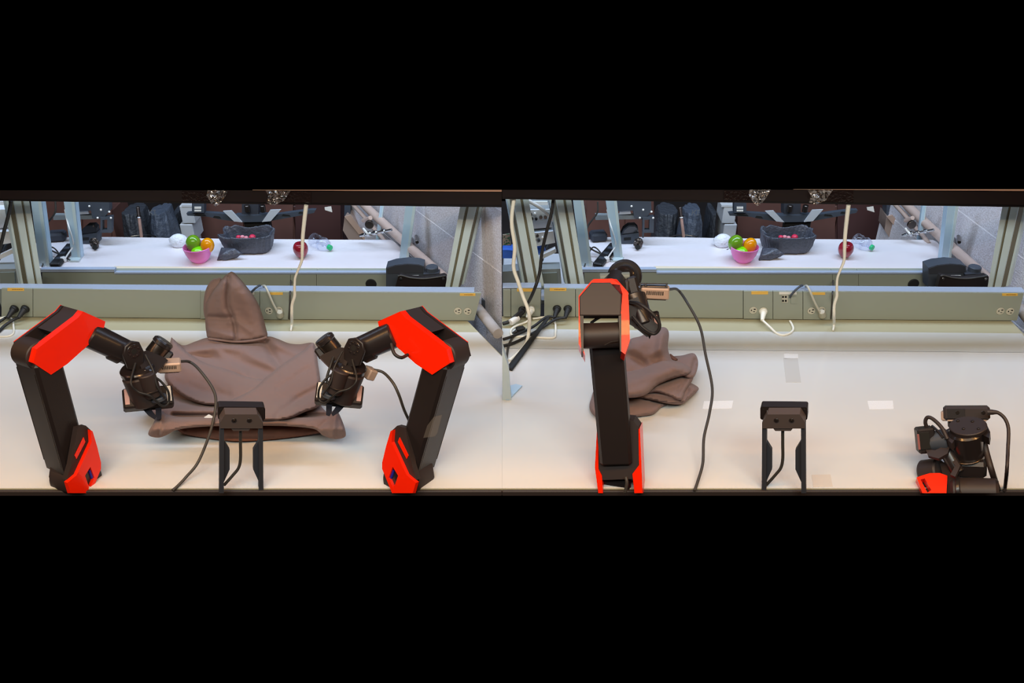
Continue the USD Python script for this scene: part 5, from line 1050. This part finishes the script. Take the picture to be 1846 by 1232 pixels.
cab([(995, 425, 0.15), (988, 440, 0.12), (981, 455, 0.10), (977, 470, 0.06)], 0.0052, 'black', 'short black cable slanting between the struts before the instruments')
a, b = P(988, 573, 0.02), P(918, 666, 0.006)
one('strap', tube([a, a + (b - a) * 0.5, b], [0.006, 0.009, 0.011], 12, 6, 0.6), 'rubber_black', 'thick black bar lying slantwise across the cable tangle', 'bar', smooth=60)
cab([(957, 557, 0.05), (955, 570, 0.03), (950, 580, 0.006), (930, 588, 0.005), (921, 596, 0.005), (925, 606, 0.005), (945, 607, 0.005), (975, 609, 0.005), (998, 609, 0.005), (1001.5, 600, 0.005), (1000, 580, 0.005), (990, 572, 0.005), (960, 575, 0.005)], 0.0034, 'cream', 'cream cord looping in a rectangle under the black cords', 'white_cable')
cab([(942, 560, 0.05), (930, 570, 0.03), (918, 580, 0.016), (906.5, 584, 0.012)], 0.006, 'black', 'black cord with a white wrap at the far left of the second bench')
a, b = P(920, 582, 0.017), P(934, 573, 0.022); one('cord_label', cyl(a, b, 0.0105, n=18), 'label_white', 'white label wrapped around a black cord at the far left', 'label')
cab([(946, 592, 0.006), (930, 602, 0.006), (918, 620, 0.006), (914, 640, 0.006), (913, 655, 0.006)], 0.0036, 'grey', 'grey cord curving down to the pale foot')
t = Thing('inline_switch', 'black inline adapter on the cords at the far left of the second bench', 'adapter'); t.add('body', cbox(P(938, 594, 0.012), [0.028, 0.018, 0.018], rot([0, 0, 1], 25), 0.004), 'rubber_black'); t.add('strain_relief', tube([P(931, 598, 0.012), P(924, 601, 0.010)], [0.006, 0.003], 10, 0), 'rubber_black'); t.done()
f0, u, n, A2, H2 = RW[STEP]
A, n = CORNER
c = on(957, 557, A - n * 0.002, n); t = Thing('power_plug', 'cream plug in the short corner raceway', 'plug'); t.add('plug_face', cyl(c, c - n * 0.012, 0.012, n=20), 'cream_cable'); t.add('plug_body', cyl(c - n * 0.01, c - n * 0.03 + [-0.012, 0, -0.016], 0.011, 0.006, 18), 'cream_cable'); t.done()
c = on(941, 558, A - n * 0.002, n); t = Thing('power_plug', 'black plug in the short corner raceway', 'plug'); t.add('plug_face', cyl(c, c - n * 0.012, 0.012, n=20), 'rubber_black'); t.add('plug_body', cyl(c - n * 0.01, c - n * 0.035 + [-0.018, 0, -0.018], 0.011, 0.006, 18), 'rubber_black'); t.done()
def instrument(pts, Y, knobs, label, name='instrument', cat_='instrument', m='panel_light'):
    t = Thing(name, label, cat_); p = [V(x, y, Y) for x, y in pts]; t.add('front_panel', prism(p, (0, 0.006, 0)), m)
    ctr = np.mean(p, 0); t.add('case', prism([ctr + (k - ctr) * 0.985 + [0, 0.006, 0] for k in p], (0, 0.10, 0)), 'box_grey')
    for x, y, r, km in knobs: c = V(x, y, Y); t.add('knob', cyl(c, c - [0, 0.008, 0], r * Y / 1500, n=20), km)
    t.done()
instrument([(947, 414), (944, 379), (991, 378), (996, 410)], 2.68, [(956, 386, 3.2, 'slot_black'), (964, 385, 2.2, 'label_white'), (958, 394, 3.4, 'slot_black'), (966.5, 394, 2.4, 'slot_black'), (975, 391, 3, 'dark_metal'), (983, 391, 3, 'dark_metal')], 'upper pale instrument panel with black knobs between the two left struts')
instrument([(960, 446), (955, 421), (997, 417), (1001, 438)], 2.66, [(962.5, 425, 2.6, 'slot_black'), (969, 424, 2.4, 'dark_metal'), (964, 433, 3, 'slot_black'), (971.5, 432, 3, 'charcoal'), (978, 428, 2, 'label_white')], 'lower pale instrument panel with dark knobs between the two left struts')
instrument([(948, 377), (947, 364), (987, 364), (989, 373)], 2.72, [(952, 372, 1.8, 'dark_metal')], 'topmost pale instrument box under the rail between the two left struts')
def slab(pts, Y, dep, m, name, label, cat_): one(name, prism([V(x, y, Y) for x, y in pts], (0, dep, 0)), MATS and m, label, cat_)
slab([(906, 452), (925, 452), (926, 466), (906, 466)], 2.66, 0.05, 'blue_box', 'blue_case', 'bright blue case at the far left of the second bench', 'case')
slab([(966, 447), (981, 445), (984, 458), (970, 460)], 2.71, 0.04, 'blue_box', 'blue_case', 'small blue case behind the thick black cable', 'case')
slab([(906, 424), (919, 422), (921, 442), (906, 443)], 2.66, 0.006, 'circuit', 'circuit_board', 'green circuit board with tiny coloured parts at the far left', 'circuit board')
slab([(906, 443), (922, 442), (922, 452), (906, 452)], 2.70, 0.05, 'soft_black', 'black_case', 'black case between the circuit board and the blue case', 'case')
slab([(974, 469), (973, 462), (1001, 449), (1003, 455)], 2.64, 0.02, 'box_light', 'shelf_bar', 'pale slanted shelf bar below the instruments', 'bar')
slab([(906, 490), (938, 488), (940, 520), (906, 520)], 2.60, 0.05, 'box_grey', 'junction_box', 'grey junction box behind the short corner raceway', 'box')
slab([(976, 486), (1010, 485), (1013, 520), (978, 520)], 2.60, 0.05, 'box_grey', 'junction_box', 'grey junction box between the two left struts of the second bench', 'box')
slab([(978, 493), (1004, 492), (1006, 519), (980, 519)], 2.594, 0.005, 'raceway_dark', 'cover_plate', 'dark cover plate on the grey box between the two left struts', 'plate')
slab([(-30, 486), (32, 485), (35, 520), (-30, 520)], 2.60, 0.05, 'box_grey', 'junction_box', 'grey junction box at the far left of the outspread-hoodie bench', 'box')
slab([(0, 492), (26, 491), (28, 519), (2, 519)], 2.594, 0.005, 'raceway_dark', 'cover_plate', 'dark cover plate on the far left grey box', 'plate')
slab([(-30, 414), (-30, 379), (13, 378), (18, 410)], 2.68, 0.08, 'panel_light', 'instrument', 'upper pale instrument panel at the far left edge', 'instrument')
slab([(-30, 446), (-30, 421), (19, 417), (23, 438)], 2.66, 0.08, 'panel_light', 'instrument', 'lower pale instrument panel at the far left edge', 'instrument')
slab([(-30, 377), (-30, 364), (10, 364), (11, 372)], 2.72, 0.06, 'box_light', 'instrument', 'topmost pale box at the far left edge', 'instrument')
slab([(-4, 470), (-5, 462), (23, 449), (25, 456)], 2.64, 0.02, 'box_light', 'shelf_bar', 'pale slanted shelf bar at the far left edge', 'bar')
cab([(20, 362, 0, 2.47), (16, 385, 0, 2.47), (8, 415, 0, 2.46), (2, 440, 0, 2.45), (-6, 470, 0, 2.44)], 0.0050, 'black', 'thick black cable hanging at the far left edge', 'hanging_cable')
cab([(20, 420, 0.15), (11, 440, 0.12), (3, 458, 0.10), (-3, 470, 0.06)], 0.0052, 'black', 'short black cable slanting at the far left edge')
for o in SIDE:
    q = [V(x + o, y, 2.80) for x, y in ((-130, 480), (80, 480), (80, 486), (-130, 486))]
    x0 = -130 if o == 0 else -70
    t = Thing('equipment_shelf', f'grey shelf under the instruments at the left of {SIDE[o][0]}', 'shelf', kind=None)
    a, b = P(x0 + o, 470, -0.02), P(50 + o, 470, -0.02); ym = V(0, 487, 2.6)[1]
    t.add('board', cbox([(a[0] + b[0])/2, 2.80, -0.02], [b[0] - a[0], 0.36, 0.02]), 'box_light'); 
    for k in (a[0] + 0.03, b[0] - 0.03): t.add('leg', cbox([k, 2.94, (FZ - 0.03)/2], [0.03, 0.03, -FZ - 0.031]), 'box_grey')
    t.done()
